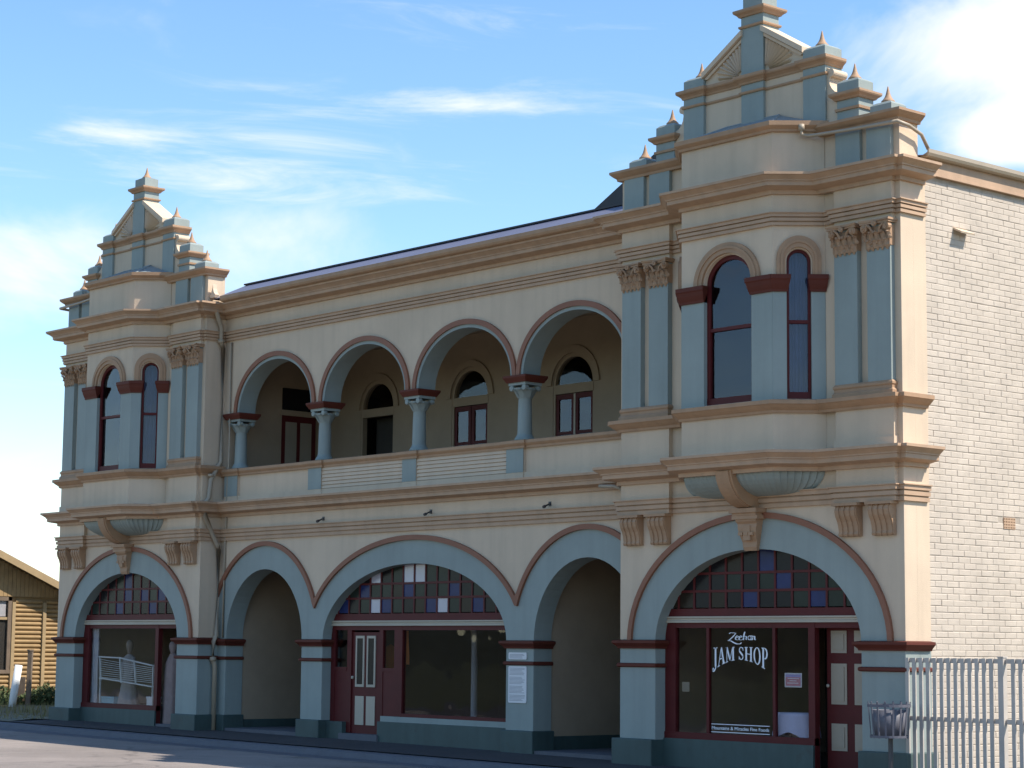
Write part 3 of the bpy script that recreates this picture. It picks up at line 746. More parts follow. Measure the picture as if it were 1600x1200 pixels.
part(MB().sweep([(-.02, 2.295), (.05, 2.295), (.05, 2.325), (.035, 2.335), (.035, 2.36), (.06, 2.37), (.06, 2.395), (-.02, 2.40)], [(-12.10, Y), (-6.48, Y)]), 'transom', 'railcream')
part(MB().box(-10.40, -6.46, Y-.04, Y+.10, .42, .555), 'stall_riser', 'blue')
part(MB().box(-10.42, -6.40, Y-.10, Y+.12, gz(-8)-.25, .45), 'stall_plinth', 'plinth')
part(MB().box(-12.10, -11.56, Y-.10, Y+.12, gz(-12)-.25, .41), 'stall_plinth', 'plinth')
part(MB().box(-11.62, -10.38, Y-.14, Y+.4, gz(-11)-.25, .19), 'door_step', 'kerb')
dr = MB().use('joinery')
dr.box(-11.42, -10.52, Y+.03, Y+.075, .19, 2.17)
D = part(dr, 'door')
for a, c in ((-11.30, -11.02), (-10.94, -10.66)):
    for z0, z1, m in ((1.10, 2.10, 'g'), (.36, .92, 'p')):
        f = MB().use('railcream')
        if m == 'g':
            f.xz([(a, z0), (c, z0), (c, z1), (a, z1)], Y+.012, Y+.032, [[(a+.045, z0+.05), (a+.045, z1-.05), (c-.045, z1-.05), (c-.045, z0+.05)]])
            o = part(f, 'panel_frame', None, D); part(MB().box(a+.045, c-.045, Y+.022, Y+.029, z0+.05, z1-.05), 'pane', 'glassdark', D)
        else: part(f.box(a, c, Y+.018, Y+.032, z0, z1), 'panel', None, D)
part(MB().lathe([(.0, -.06), (.03, -.055), (.035, -.035), (.018, -.02), (.018, 0)], (-11.36, Y+.03, 1.28), 12, 'y'), 'knob', 'railcream', D, smooth=True)
cols = {(0,1): 'glassblue', (0,3): 'glassgreen', (0,4): 'glasswhite', (0,5): 'glassblue', (0,9): 'glassblue', (0,10): 'glasswhite', (0,13): 'glassblue', (0,2): 'glassdark',
        (1,3): 'glassblue', (1,7): 'glassblue', (1,11): 'glassblue', (2,4): 'glasswhite', (2,7): 'glasswhite', (2,8): 'glasswhite', (2,6): 'glassgreen', (2,9): 'glassgreen', (1,5): 'glassgreen'}
fanlight(MC, Y, 2.79, 1.05, 2.53, -11.868, .3465, (2.83, 3.11), cols, SF)
def spandrel_fill(cx, y, a, b, z0):   # wall closing the arch between fanlight and soffit
    pass

# ---------- tower shopfronts (plane y = .24)
def tower_shop(cx, which):
    T = lambda x: cx+x
    Y = .24
    f = MB().use('joinery')
    f.box(T(-2.18), T(-1.93), Y-.01, Y+.08, .46, 2.33); f.box(T(.93), T(1.06), Y-.01, Y+.10, .1, 2.33)
    f.box(T(-2.17), T(2.17), Y-.004, Y+.07, 2.24, 2.335); f.box(T(-2.17), T(1.06), Y-.03, Y+.08, .45, .56)
    if which == 'R':
        for x in (-1.215, .212): f.box(T(x-.028), T(x+.028), Y, Y+.06, .55, 2.25)
    f.box(T(2.05), T(2.18), Y, Y+.34, .1, 2.33)
    S = part(f, 'shopfront')
    spans = ((-1.94, -1.243), (-1.187, .184), (.240, .94)) if which == 'R' else ((-1.94, .94),)
    for a, c in spans: part(MB().box(T(a), T(c), Y+.03, Y+.038, .55, 2.25), 'pane', 'glass', S)
    part(MB().sweep([(-.02, 2.325), (.05, 2.325), (.05, 2.355), (.035, 2.365), (.035, 2.39), (.06, 2.40), (.06, 2.425), (-.02, 2.43)], [(T(-2.16), Y), (T(2.16), Y)]), 'transom', 'railcream')
    part(MB().box(T(-2.17), T(1.05), Y-.05, Y+.12, gz(cx)-.25, .455), 'stall_plinth', 'plinth')
    part(MB().box(T(1.0), T(2.2), Y-.02, Y+1.5, gz(cx)-.25, gz(cx)+.06), 'door_step', 'kerb')
    if which == 'R':
        d = MB().use('joinery'); Yd = .47
        d.box(T(1.10), T(2.06), Yd, Yd+.05, .10, 2.30); D = part(d, 'door')
        for a, c in ((1.19, 1.50), (1.65, 1.97)):
            for z0, z1 in ((1.86, 2.20), (1.08, 1.70), (.38, .79)):
                q = MB().use('panelcream'); q.box(T(a), T(c), Yd-.012, Yd+.01, z0, z1); q.box(T(a+.05), T(c-.05), Yd-.022, Yd, z0+.05, z1-.05); part(q, 'panel', None, D)
        part(MB().lathe([(.0, -.055), (.026, -.05), (.03, -.03), (.014, -.015), (.014, 0)], (T(1.145), Yd, 1.36), 10, 'y'), 'knob', 'railcream', D, smooth=True)
    else:
        d = MB().use('joinery'); d.box(T(2.00), T(2.05), .34, 1.25, .14, 2.30); part(d, 'door', label='dark red door standing open inwards')
    cols = {(0,5): 'glassblue', (0,9): 'glassblue', (1,7): 'glassblue', (2,6): 'glassblue'} if which == 'R' else {(0,4): 'glassblue', (0,8): 'glassblue', (1,5): 'glassblue', (1,7): 'glassblue', (1,9): 'glassblue', (2,5): 'glassblue'}
    fanlight(T(0), Y, 2.15, .98, 2.55, T(-1.86), .352, (2.83, 3.115), cols, S)
    return S
SR = tower_shop(XR, 'R'); SL = tower_shop(XLc, 'L')
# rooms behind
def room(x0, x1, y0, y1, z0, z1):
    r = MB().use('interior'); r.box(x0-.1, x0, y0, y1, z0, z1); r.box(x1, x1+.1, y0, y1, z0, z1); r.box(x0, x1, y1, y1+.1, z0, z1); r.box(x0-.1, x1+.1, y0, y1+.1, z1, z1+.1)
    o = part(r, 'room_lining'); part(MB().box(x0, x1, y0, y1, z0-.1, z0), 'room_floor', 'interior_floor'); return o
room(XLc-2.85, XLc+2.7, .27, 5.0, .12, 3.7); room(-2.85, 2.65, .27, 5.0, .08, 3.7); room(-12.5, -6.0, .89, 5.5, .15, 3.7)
part(MB().box(CL-.05, CR+.05, 5.9, 13.95, 9.08, 9.18), 'rear_sun_cover', 'roofmetal')  # added slab, out of view, keeps sun from leaking into the hollow building

# ---------- balcony storey
AR = [(-13.97, 1.31), (-10.88, 1.32), (-7.775, 1.355), (-4.74, 1.34)]
zsp = 6.82
low = []
for c, a in reversed(AR): low += [(x, z) for x, z in ell(c, zsp, a, 1.05, 0, 180, 32) if x < CR-.005 and x > CL+.005]
WT = .40
part(MB().xz([(CL+.001, zsp)] + [(CL+.001, 9.1), (CR-.001, 9.1), (CR-.001, zsp)] + low, YC+.004, YC+WT), 'arcade_wall', 'cream')
for c, a in AR:
    t1 = 0 if c+a+.17 < CR else math.degrees(math.acos(min(1, (CR-.003-c)/(a+.16))))
    part(MB().xz(ring(c, zsp, a-.004, 1.046, a+.07, 1.115, 40), YC-.012, YC+WT+.004), 'arch_lining', 'blue')
    part(MB().xz(ring(c, zsp, a+.065, 1.11, a+.165, 1.21, 40, 180, t1), YC-.045, YC+.02), 'arch_hood', 'hoodbrown')
PIERS = [(-15.73, -15.24), (-12.66, -12.21), (-9.56, -9.13), (-6.49, -6.02)]
for x0, x1 in PIERS:
    xm = (x0+x1)/2
    part(MB().sweep([(0, 6.70), (.03, 6.70), (.045, 6.73), (.07, 6.77), (.08, 6.79), (.08, 6.825), (0, 6.83)], [(xm, YC+WT), (x0, YC+WT), (x0, YC), (x1, YC), (x1, YC+WT), (xm, YC+WT)]), 'impost', 'impostbrown')
    part(MB().box(x0+.02, x1-.02, YC+.02, YC+WT-.02, 6.69, 6.81), 'impost_core', 'impostbrown')
    c = MB().use('blue'); cy = YC+WT/2
    c.lathe([(.19, 0), (.19, .045), (.175, .06), (.165, .085), (.15, .10), (.14, .13), (.135, .17), (.128, .6), (.120, .80), (.13, .82), (.14, .835), (.13, .85)], (xm, cy, 5.63), 20)
    col = part(c, 'column', smooth=True)
    k = MB().use('blue')
    k.lathe([(.135, 6.42), (.15, 6.47), (.18, 6.53), (.215, 6.58), (.22, 6.60)], (xm, cy, 0), 20)
    for i in range(8):
        a = i*math.pi/4+.4; ux, uy = math.cos(a), math.sin(a)
        k.grid([[(xm+ux*r-uy*w, cy+uy*r+ux*w, z) for w in (-h, 0, h)] for r, z, h in ((.14, 6.44, .045), (.165, 6.49, .055), (.20, 6.54, .045), (.245, 6.575, .025), (.25, 6.56, .012))])
    for sx in (-1, 1):
        for sy in (-1, 1): k.lathe([(.0, -.05), (.055, -.04), (.06, 0), (.055, .04), (0, .05)], (xm+sx*.17, cy+sy*.15, 6.605), 10, 'y')
    k.box(xm-.235, xm+.235, cy-.20, cy+.20, 6.65, 6.70)
    part(k, 'capital', None, col)
    part(MB().box(x0, x1, YC-.035, YC+WT, 4.93, 5.50), 'balustrade_pier', 'cream')
    part(MB().box(x0+.0, x1-.0, YC-.040, YC-.03, 5.045, 5.485), 'pier_face', 'blue')
bays = [(PIERS[i][1], PIERS[i+1][0] if i < 3 else CR) for i in range(4)]
for i, (x0, x1) in enumerate(bays):
    w = part(MB().box(x0, x1, YC+.02, YC+.26, 4.93, 5.50), 'balustrade_panel', 'cream')
    part(MB().box(x0, x1, YC-.02, YC+.03, 4.93, 5.045), 'balustrade_base', 'cream')
    if i in (1, 2):
        for k in range(6):
            z0 = 5.048+k*.0725
            part(MB().yz([(YC+.02, z0), (YC-.022, z0+.004), (YC-.024, z0+.010), (YC-.006, z0+.070), (YC+.02, z0+.070)], x0+.003, x1-.003), 'weatherboard', 'cream', w)
rp = [(CL, YC)]
for x0, x1 in PIERS: rp += [(x0-.02, YC), (x0-.02, YC-.035), (x1+.02, YC-.035), (x1+.02, YC)]
rp[0] = (CL, YC); rp = [p for p in rp if p[0] >= CL] + [(CR, YC)]
rl = MB().use('tan').sweep([(0, 5.48), (.03, 5.48), (.035, 5.52), (.065, 5.55), (.08, 5.57), (.08, 5.62), (0, 5.64)], rp); rl.box(CL, CR, YC-.001, YC+.36, 5.485, 5.632)
part(rl, 'balustrade_rail')
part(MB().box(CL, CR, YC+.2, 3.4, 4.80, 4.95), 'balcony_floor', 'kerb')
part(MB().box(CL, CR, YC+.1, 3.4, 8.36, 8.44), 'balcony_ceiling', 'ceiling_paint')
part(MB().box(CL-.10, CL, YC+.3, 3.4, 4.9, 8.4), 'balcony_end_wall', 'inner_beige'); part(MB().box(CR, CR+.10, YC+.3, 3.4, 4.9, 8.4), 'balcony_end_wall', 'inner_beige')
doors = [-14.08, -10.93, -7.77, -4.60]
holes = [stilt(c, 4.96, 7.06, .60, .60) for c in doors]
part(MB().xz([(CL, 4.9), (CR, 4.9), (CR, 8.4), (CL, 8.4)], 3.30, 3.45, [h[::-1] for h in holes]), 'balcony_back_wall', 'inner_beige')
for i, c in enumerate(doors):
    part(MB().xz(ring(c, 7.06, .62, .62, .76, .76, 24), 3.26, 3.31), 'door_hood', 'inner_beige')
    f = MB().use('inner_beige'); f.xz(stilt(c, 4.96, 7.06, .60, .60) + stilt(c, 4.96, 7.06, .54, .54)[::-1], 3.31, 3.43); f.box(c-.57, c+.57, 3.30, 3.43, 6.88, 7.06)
    o = part(f, 'french_door')
    part(MB().xz(ell(c, 7.05, .55, .55), 3.36, 3.37), 'pane', 'glass', o)
    if i == 0:
        part(MB().box(c-.55, c+.55, 3.7, 3.75, 4.96, 6.9), 'dark_opening', 'interior', o); continue
    for s in (-1, 1):
        x0, x1 = sorted((c+s*.012, c+s*.55))
        part(MB().xz([(x0, 4.98), (x1, 4.98), (x1, 6.87), (x0, 6.87)], 3.335, 3.385, [[(x0+.085, 6.13), (x0+.085, 6.77), (x1-.085, 6.77), (x1-.085, 6.13)], [(x0+.085, 5.3), (x0+.085, 6.07), (x1-.085, 6.07), (x1-.085, 5.3)]]), 'leaf', 'joinery', o)
        part(MB().box(x0+.08, x1-.08, 3.355, 3.361, 5.29, 6.78), 'pane', 'glass_upper', o)
    if i == 2: part(MB().box(c-.025, c+.025, 3.325, 3.345, 4.98, 6.87), 'cover_strip', 'railcream', o)
# door in the left end wall of the balcony
f = MB().use('joinery'); f.box(CL, CL+.03, 2.02, 2.92, 4.96, 6.95); o = part(f, 'end_door')
for a in (2.10, 2.50):
    part(MB().box(CL+.028, CL+.042, a, a+.30, 5.2, 6.80), 'panel', 'panelcream', o)
part(MB().box(CL+.0, CL+.035, 2.02, 2.92, 7.05, 7.55), 'fan_pane', 'glassdark', o); part(MB().box(CL, CL+.05, 1.98, 2.96, 6.94, 7.06), 'door_head', 'inner_beige', o)
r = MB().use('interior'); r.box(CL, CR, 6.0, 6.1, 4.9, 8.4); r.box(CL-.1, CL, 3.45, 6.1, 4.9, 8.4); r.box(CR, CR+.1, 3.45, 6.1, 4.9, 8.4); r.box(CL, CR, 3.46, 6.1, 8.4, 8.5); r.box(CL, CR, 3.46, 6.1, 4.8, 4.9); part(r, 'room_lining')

# ---------- eaves and roofs
part(MB().sweep([(-.1, 9.20), (.40, 9.20), (.44, 9.22), (.46, 9.26), (.46, 9.325), (.43, 9.325), (.43, 9.25), (-.1, 9.24)], [(CL+.42, YC), (CR-.42, YC)]), 'eaves_gutter', 'tan')
rf = MB().use('roofmetal'); rf.add([(CL+.02, .08, 9.30), (CR-.02, .08, 9.30), (CR-.02, .80, 9.665), (CL+.30, .80, 9.665)], [(0,1,2,3)])
rf.add([(CL+.02, .08, 9.30), (CL+.30, .80, 9.665), (CL+.02, .8, 9.30)], [(0,1,2)]); rf.add([(CL+.30, .80, 9.665), (CR-.02, .80, 9.665), (CR-.02, 6, 9.2), (CL+.3, 6, 9.2)], [(0,1,2,3)])
part(rf, 'centre_roof'); part(MB().bar((CL+.28, .80, 9.675), (CR, .80, 9.675), .12, .03), 'ridge_capping', 'roofdark')
rd = MB().use('roofdark')
q = [(-5.25, 1.0, 9.52), (-2.75, 1.0, 10.76), (-.3, 1.0, 9.5)]
rd.add(q + [(x, 8.0, z) for x, y, z in q], [(0,1,4,3), (1,2,5,4), (0,2,1), (3,4,5)]); part(rd, 'rear_roof')
rr = MB().use('roofmetal'); rr.add([(-3, .45, 9.35), (3.12, .45, 9.35), (3.12, 14, 9.35), (-3, 14, 9.35), (0, .45, 9.8), (0, 14, 9.8)], [(0,4,5,3), (1,2,5,4), (0,1,4), (2,3,5)]); part(rr, 'wing_roof')
rr = MB().use('roofmetal'); rr.add([(x+XLc, y, z) for x, y, z in [(-3.1, .45, 9.35), (3.0, .45, 9.35), (3.0, 14, 9.35), (-3.1, 14, 9.35), (0, .45, 9.8), (0, 14, 9.8)]], [(0,4,5,3), (1,2,5,4), (0,1,4), (2,3,5)]); part(rr, 'wing_roof')
# small acroterion at the left end of the centre gutter
part(MB().prism([(0, 0), (.16, .0), (.19, .06), (.13, .12), (.10, .20), (.09, .30), (.07, .20), (.03, .12), (-.03, .06)], (CL+.02, .06, 9.33), (1,0,0), (0,0,1), (0,1,0), 0, .10), 'gutter_ornament', 'cream')

# ---------- right side wall: smooth quoin strip, then painted bricks
s = MB().use('cream'); s.box(2.70, 3.0, .301, .60, 2.0, 9.30); part(s, 'quoin_strip')
part(MB().box(2.70, 2.999, .34, .60, .40, 2.0), 'quoin_pier', 'blue')
part(MB().box(2.70, 3.10, .36, .62, -.3, .43), 'plinth', 'plinth', bevel=.015)
SW = part(MB().box(2.75, 2.972, .60, 14.0, -.35, 9.32), 'side_wall', 'mortar')
CH, BL = .0936, .284
variants = []
for k in range(8):
    random.seed(100+k); me_b = MB().use('brickpaint'); j = lambda a: random.uniform(-a, a)
    def mk(L_):
        mb = MB().use('brickpaint'); h = CH-.0055; L2 = L_-.004; e = .009
        y0, y1, z0, z1 = j(.002), L2+j(.002), j(.0015), h+j(.0015)
        vs_ = [(-.03, y0, z0), (-.03, y1, z0), (-.03, y1, z1), (-.03, y0, z1), (-.001, y0, z0), (-.001, y1, z0), (-.001, y1, z1), (-.001, y0, z1), (.0035+j(.0015), y0+e, z0+e), (.0035+j(.0015), y1-e, z0+e), (.0035+j(.0015), y1-e, z1-e), (.0035+j(.0015), y0+e, z1-e)]
        mb.add(vs_, [(0,1,5,4), (1,2,6,5), (2,3,7,6), (3,0,4,7), (4,5,9,8), (5,6,10,9), (6,7,11,10), (7,4,8,11), (8,9,10,11)])
        return mb
    variants.append((mk(BL), mk(BL*.5), [None, None]))
random.seed(5)
rest = MB().use('brickpaint'); count = 0; cand = []
for r in range(0, 98):
    z = -.05 + r*CH
    header = False; random.seed(r+50); zj = random.uniform(-.003, .003)
    off = (BL/2 if r % 2 else 0); y = .605
    first = True
    while y < 4.6:
        if header: L_ = 1; step = BL*.5
        elif first and r % 2: L_ = 1; step = BL*.5
        else: L_ = 0; step = BL
        first = False
        if z+CH < 9.12: cand.append((y+random.uniform(-.005, .005), z+zj+random.uniform(-.0015, .0015), L_, step))
        y += step
random.seed(5)
def clear(y, z, step): return not (2.44 < y+step/2 < 2.76 and 3.78 < z+.05 < 3.97)
cand = [c for c in cand if clear(c[0], c[1], c[3])]
vis = [c for c in cand if 1.9 < c[1] and c[0]+c[3] < 3.05 and c[2] == 0]
vis.sort(key=lambda c: (c[0]+25)**2 + 0*c[1]); 
chosen = set(id(c) for c in vis[:300])
for c in cand:
    vr = variants[random.randrange(8)]; jx = random.uniform(-.002, .003)+.004
    if id(c) in chosen:
        if vr[2][c[2]] is None: vr[2][c[2]] = vr[c[2]].mesh('brick')
        o = bpy.data.objects.new('brick', vr[2][c[2]]); COL.objects.link(o); o.location = (2.972+jx, c[0], c[1])
        o.parent = SW
    else:
        src = vr[c[2]]; rest.add([(x+2.972+jx, y+c[0], z+c[1]) for x, y, z in src.v], src.f)
part(rest, 'brickwork', None, SW, kind='stuff', label='further painted bricks of the side wall')
# beyond the frame: the wall goes on in the same painted brick, relief from the material
m = mat('brickfar', (.68, .58, .49), .7, .10, 5, .2, 85); N = m.node_tree.nodes; L = m.node_tree.links
bt = N.new('ShaderNodeTexBrick'); g = N.new('ShaderNodeNewGeometry'); mp = N.new('ShaderNodeSeparateXYZ'); cb = N.new('ShaderNodeCombineXYZ')
L.new(g.outputs['Position'], mp.inputs[0]); L.new(mp.outputs[1], cb.inputs[0]); L.new(mp.outputs[2], cb.inputs[1]); L.new(cb.outputs[0], bt.inputs['Vector'])
bt.inputs['Scale'].default_value = 1; bt.inputs['Brick Width'].default_value = BL; bt.inputs['Row Height'].default_value = CH; bt.inputs['Mortar Size'].default_value = .006
bt.inputs['Color1'].default_value = (.68, .58, .49, 1); bt.inputs['Color2'].default_value = (.63, .54, .45, 1); bt.inputs['Mortar'].default_value = (.45, .38, .31, 1)
L.new(bt.outputs[0], N['Principled BSDF'].inputs['Base Color'])
part(MB().box(2.80, 2.985, 4.75, 14.0, -.35, 9.13), 'rear_side_wall', 'brickfar')
fb = MB().use('tanlight'); fb.box(2.9, 3.04, .58, 14, 9.09, 9.34); fb.box(2.9, 3.055, .58, 14, 9.085, 9.11); part(fb, 'eaves_fascia')
gt = MB().use('pipe'); pr = [(3.0, 9.33), (3.10, 9.33), (3.14, 9.35), (3.16, 9.39), (3.16, 9.45), (3.14, 9.45), (3.13, 9.40), (3.05, 9.37), (3.0, 9.37)]
gt.prism(pr, (0,0,0), (1,0,0), (0,0,1), (0,1,0), .50, 14.0); part(gt, 'side_gutter')
# wall vent cowl and air brick
v = MB().use('cream'); v.add([(2.97, 1.30, 8.345), (2.97, 1.64, 8.345), (3.13, 1.30, 8.265), (3.13, 1.64, 8.265), (2.97, 1.30, 8.375), (2.97, 1.64, 8.375), (3.14, 1.30, 8.290), (3.14, 1.64, 8.290)], [(0,1,3,2), (4,6,7,5), (0,2,6,4), (1,5,7,3), (2,3,7,6)])
part(v, 'vent_cowl')
ab = MB().use('tanlight')
ys = lin(2.45, 2.745, 7); zs2 = lin(3.79, 3.965, 4)
hol = [[(a+.012, bb+.010), (a+.012, bb+.034), (a+.032, bb+.034), (a+.032, bb+.010)] for a in ys[:-1] for bb in zs2[:-1]]
ab.prism([(ys[0], zs2[0]), (ys[-1], zs2[0]), (ys[-1], zs2[-1]), (ys[0], zs2[-1])], (0,0,0), (0,1,0), (0,0,1), (1,0,0), 2.975, 2.988, hol); part(ab, 'air_brick')
# other outer walls
part(MB().box(XLc-3.0, XLc-2.75, .30, 14.0, -.3, 9.3), 'left_wall', 'cream')
part(MB().box(XLc-3.0, 3.0, 13.9, 14.05, -.3, 9.3), 'rear_wall', 'brickfar')
# three small flag sockets
for x in (-12.15, -8.70, -5.33):
    t = MB().use('darksteel'); t.tube([(x, YC+.02, 4.44), (x+.02, YC-.05, 4.43), (x+.03, YC-.16, 4.385)], .016, 6); t.tube([(x+.028, YC-.14, 4.393), (x+.033, YC-.19, 4.372)], .028, 6); t.box(x-.03, x+.03, YC-.01, YC+.01, 4.40, 4.48); part(t, 'flag_socket')
# ---------- rainwater pipes
pp = MB().use('pipe'); xx = CL+.09
pp.tube([(xx+.10, .12, 9.24), (xx+.10, .12, 9.02), (xx+.02, .26, 8.80), (xx, .32, 8.70), (xx, .32, 8.40), (xx, .38, 8.25), (xx, .40, 5.80), (xx, .30, 5.65), (xx+.03, .14, 5.40), (xx+.03, .10, 5.0), (xx+.03, .02, 4.93), (xx+.03, .02, 4.62), (xx, .22, 4.25), (xx-.0, .36, 4.02), (xx, .40, 3.9), (xx, .40, 2.1), (xx, .33, 1.98), (xx, .33, 1.55), (xx, .38, 1.45), (xx, .38, .1)], .05, 10)
pp.tube([(xx, .32, 8.44), (xx, .32, 8.37)], .075, 10); pp.tube([(xx+.03, .13, 5.52), (xx+.03, .13, 5.46)], .066, 10); pp.tube([(xx, .33, 1.64), (xx, .33, 1.55)], .07, 10)
part(pp, 'downpipe', smooth=True)
part(MB().tube([(CL+.28, YC-.03, 8.38), (CL+.28, YC-.03, 6.0), (CL+.25, YC-.03, 5.0), (CL+.22, YC-.03, 4.0), (CL+.22, YC-.03, 2.05)], .02, 8), 'conduit', 'pipe', smooth=True)
for cx, sg in ((0, 1), (XLc, -1)):
    q = MB().use('pipe'); T = lambda x: cx+sg*x
    q.tube([(T(1.36), -.34, 10.0), (T(1.36), -.34, 9.84), (T(1.42), -.24, 9.82), (T(2.2), -.16, 9.80), (T(3.10), -.16, 9.77), (T(3.10), .10, 9.75), (T(3.09), .42, 9.66), (T(3.09), .58, 9.46)], .028, 8); q.lathe([(.05, 0), (.05, .10)], (T(1.36), -.34, 9.90), 10)
    part(q, 'gutter_pipe', smooth=True)
q = MB().use('pipe'); q.tube([(CR-.75, YC-.28, 4.66), (CR-.38, YC-.30, 4.64), (CR-.22, YC-.30, 4.60), (CR-.07, YC-.22, 4.40), (CR-.06, YC-.12, 4.3)], .032, 8); part(q, 'drain_pipe', smooth=True)

# ---------- lettering on the right-hand shop window
def strokes_mesh(polys, f, m, name, parent):
    b = MB().use(m)
    for p in polys:
        b.prism([f(x, z) for x, z in p], (0, .2665, 0), (1,0,0), (0,0,1), (0,1,0), 0, .003)
    return part(b, name, None, parent)
def stroke(pts, w0, w1=None):   # variable width pen stroke -> polygon
    pts = [Vector(p) for p in pts]; n = len(pts); Lp, Rp = [], []
    for i, p in enumerate(pts):
        d = (pts[min(i+1, n-1)]-pts[max(i-1, 0)]).normalized(); nn = Vector((-d.y, d.x))
        t = i/(n-1); w = (w0 if w1 is None else w0+(w1-w0)*math.sin(math.pi*t))/2
        Lp.append(p+nn*w); Rp.append(p-nn*w)
    return [tuple(p) for p in Lp+Rp[::-1]]
def rect(x0, x1, z0, z1): return [(x0, z0), (x1, z0), (x1, z1), (x0, z1)]
def arc(cx, cz, rx, rz, t0, t1, n=14): return [(cx+rx*math.cos(rad(t0+(t1-t0)*i/n)), cz+rz*math.sin(rad(t0+(t1-t0)*i/n))) for i in range(n+1)]
def ringseg(cx, cz, rx, rz, thx, thz, t0, t1, n=16): return arc(cx, cz, rx, rz, t0, t1, n) + arc(cx, cz, rx-thx, rz-thz, t0, t1, n)[::-1]
TH, TN, SE = .17, .055, .07   # thick, thin, serif height (cap height 1)
G = {}
G['J'] = (.50, [rect(.24, .24+TH, .12, 1), rect(.10, .55, 1-SE*.6, 1)] + [ringseg(.17, .12, .24, .20, .10, .09, 0, -150)] + [arc(.05, .06, .075, .075, 0, 360, 10)[:-1]])
G['A'] = (.84, [[(.10, .05), (.16, .05), (.44, 1), (.38, 1)], [(.36, 1), (.50, 1), (.78, .05), (.60, .05)], rect(.22, .62, .33, .39), rect(.0, .26, 0, .05), rect(.52, .86, 0, .05)])
G['M'] = (1.02, [rect(.12, .12+TN, .05, .96), [(.05, 1), (.24, 1), (.58, .05), (.46, .05)], [(.47, .05), (.53, .05), (.82, 1), (.76, 1)], rect(.76, .76+TH, .05, .96), rect(.02, .28, 0, .05), rect(.66, 1.02, 0, .05), rect(.02, .2, .96, 1), rect(.80, 1.02, .96, 1)])
G['S'] = (.62, [ringseg(.30, .74, .24, .26, .09, .06, 20, 185), [(.06, .76), (.20, .70), (.40, .52), (.52, .40), (.54, .26), (.44, .22), (.38, .34), (.20, .50), (.08, .60)], ringseg(.30, .27, .25, .27, .10, .06, 10, -165), rect(.49, .53, .70, .98), rect(.05, .09, .02, .30)])
G['H'] = (.90, [rect(.10, .10+TH, .04, .96), rect(.62, .62+TH, .04, .96), rect(.25, .64, .47, .53), rect(.02, .36, 0, .045), rect(.54, .88, 0, .045), rect(.02, .36, .955, 1), rect(.54, .88, .955, 1)])
G['O'] = (.84, [ringseg(.41, .5, .38, .51, .15, .05, 90, 270, 20), ringseg(.41, .5, .38, .51, .15, .05, -90, 90, 20)])
G['P'] = (.70, [rect(.10, .10+TH, .04, .96), rect(.02, .36, 0, .045), rect(.02, .30, .955, 1), ringseg(.32, .73, .34, .27, .14, .05, -90, 90, 16), rect(.25, .34, .95, 1), rect(.25, .34, .46, .51)])
polys = []; x = 0
for ch in 'JAM SHOP':
    if ch == ' ': x += .36; continue
    w, ps = G[ch]
    for p in ps:
        # subdivide so that the arch bends smoothly
        q = []
        for a, bb in zip(p, p[1:]+p[:1]):
            k = max(1, int(math.dist(a, bb)/.12))
            for i in range(k): q.append((a[0]+(bb[0]-a[0])*i/k+x, a[1]+(bb[1]-a[1])*i/k))
        polys.append(q)
    x += w+.05
tot = x
def warp(px_, pz):
    u = px_/tot; s = (u-.5)*2
    top = 1.925 + .015*(1-s*s); botz = 1.735 - .185*s*s
    return (-1.13 + 1.205*u, botz + (top-botz)*pz)
strokes_mesh(polys, warp, 'lettering', 'shop_lettering', SR)
def Z(x, z): return (-.80 + x*.60, 1.985 + z*.19)
zee = [stroke([(.06, .84), (.10, .94), (.22, .93), (.32, .90)], .035, .05), stroke([(.31, .92), (.20, .62), (.06, .33), (.0, .30)], .03, .05), stroke([(.0, .30), (.12, .26), (.22, .12), (.34, .0), (.46, .02), (.50, .13)], .03, .075)]
def sx(o): return lambda p: [(a+o, b) for a, b in p]
def ee(o): return [stroke([(o, .48), (o+.06, .56), (o+.09, .64), (o+.05, .70), (o-.0, .60), (o-.02, .44), (o+.02, .34), (o+.07, .34), (o+.12, .42)], .018, .045)]
zee += ee(.30) + ee(.43)
zee += [stroke([(.572, .34), (.585, .60), (.60, .85), (.625, 1.02)], .04, .055), stroke([(.585, .52), (.62, .64), (.66, .67), (.68, .58), (.665, .40), (.69, .34)], .018, .045)]
zee += [ringseg(.785, .52, .062, .19, .024, .05, 0, 360, 20), stroke([(.845, .72), (.843, .5), (.85, .34), (.885, .36)], .034, .03)]
zee += [stroke([(.90, .70), (.895, .34)], .035, .04), stroke([(.90, .54), (.94, .67), (.97, .67), (.975, .50), (.97, .38), (1.0, .34), (1.02, .40)], .018, .045)]
strokes_mesh(zee, Z, 'lettering', 'shop_lettering', SR)
ln = MB().use('lettering'); ln.box(-1.16, .095, .2665, .2695, .705, .716); ln.box(-1.16, .095, .2665, .2695, .580, .591); part(ln, 'sign_rule', None, SR)
def textpart(body, x0, x1, z, h, y, m, parent, bold=.0):
    cu = bpy.data.curves.new('t', 'FONT'); cu.body = body; cu.size = 1; cu.offset = bold
    ob = bpy.data.objects.new('t', cu); COL.objects.link(ob)
    dg = bpy.context.evaluated_depsgraph_get(); me = bpy.data.meshes.new_from_object(ob.evaluated_get(dg))
    bpy.data.objects.remove(ob)
    xs_ = [v.co.x for v in me.vertices]; a, c = min(xs_), max(xs_)
    for v in me.vertices: v.co = ((x0+(v.co.x-a)/(c-a)*(x1-x0)), y, z+v.co.y*h)
    me.materials.clear(); me.materials.append(MATS[m]); me.name = 'window_text'
    o = bpy.data.objects.new('window_text', me); COL.objects.link(o); setpar(o, parent); o['kind'] = 'stuff'; return o
textpart('Mountains & Miracles Fine Foods', -1.15, .085, .625, .075, .2665, 'lettering', SR, .012)

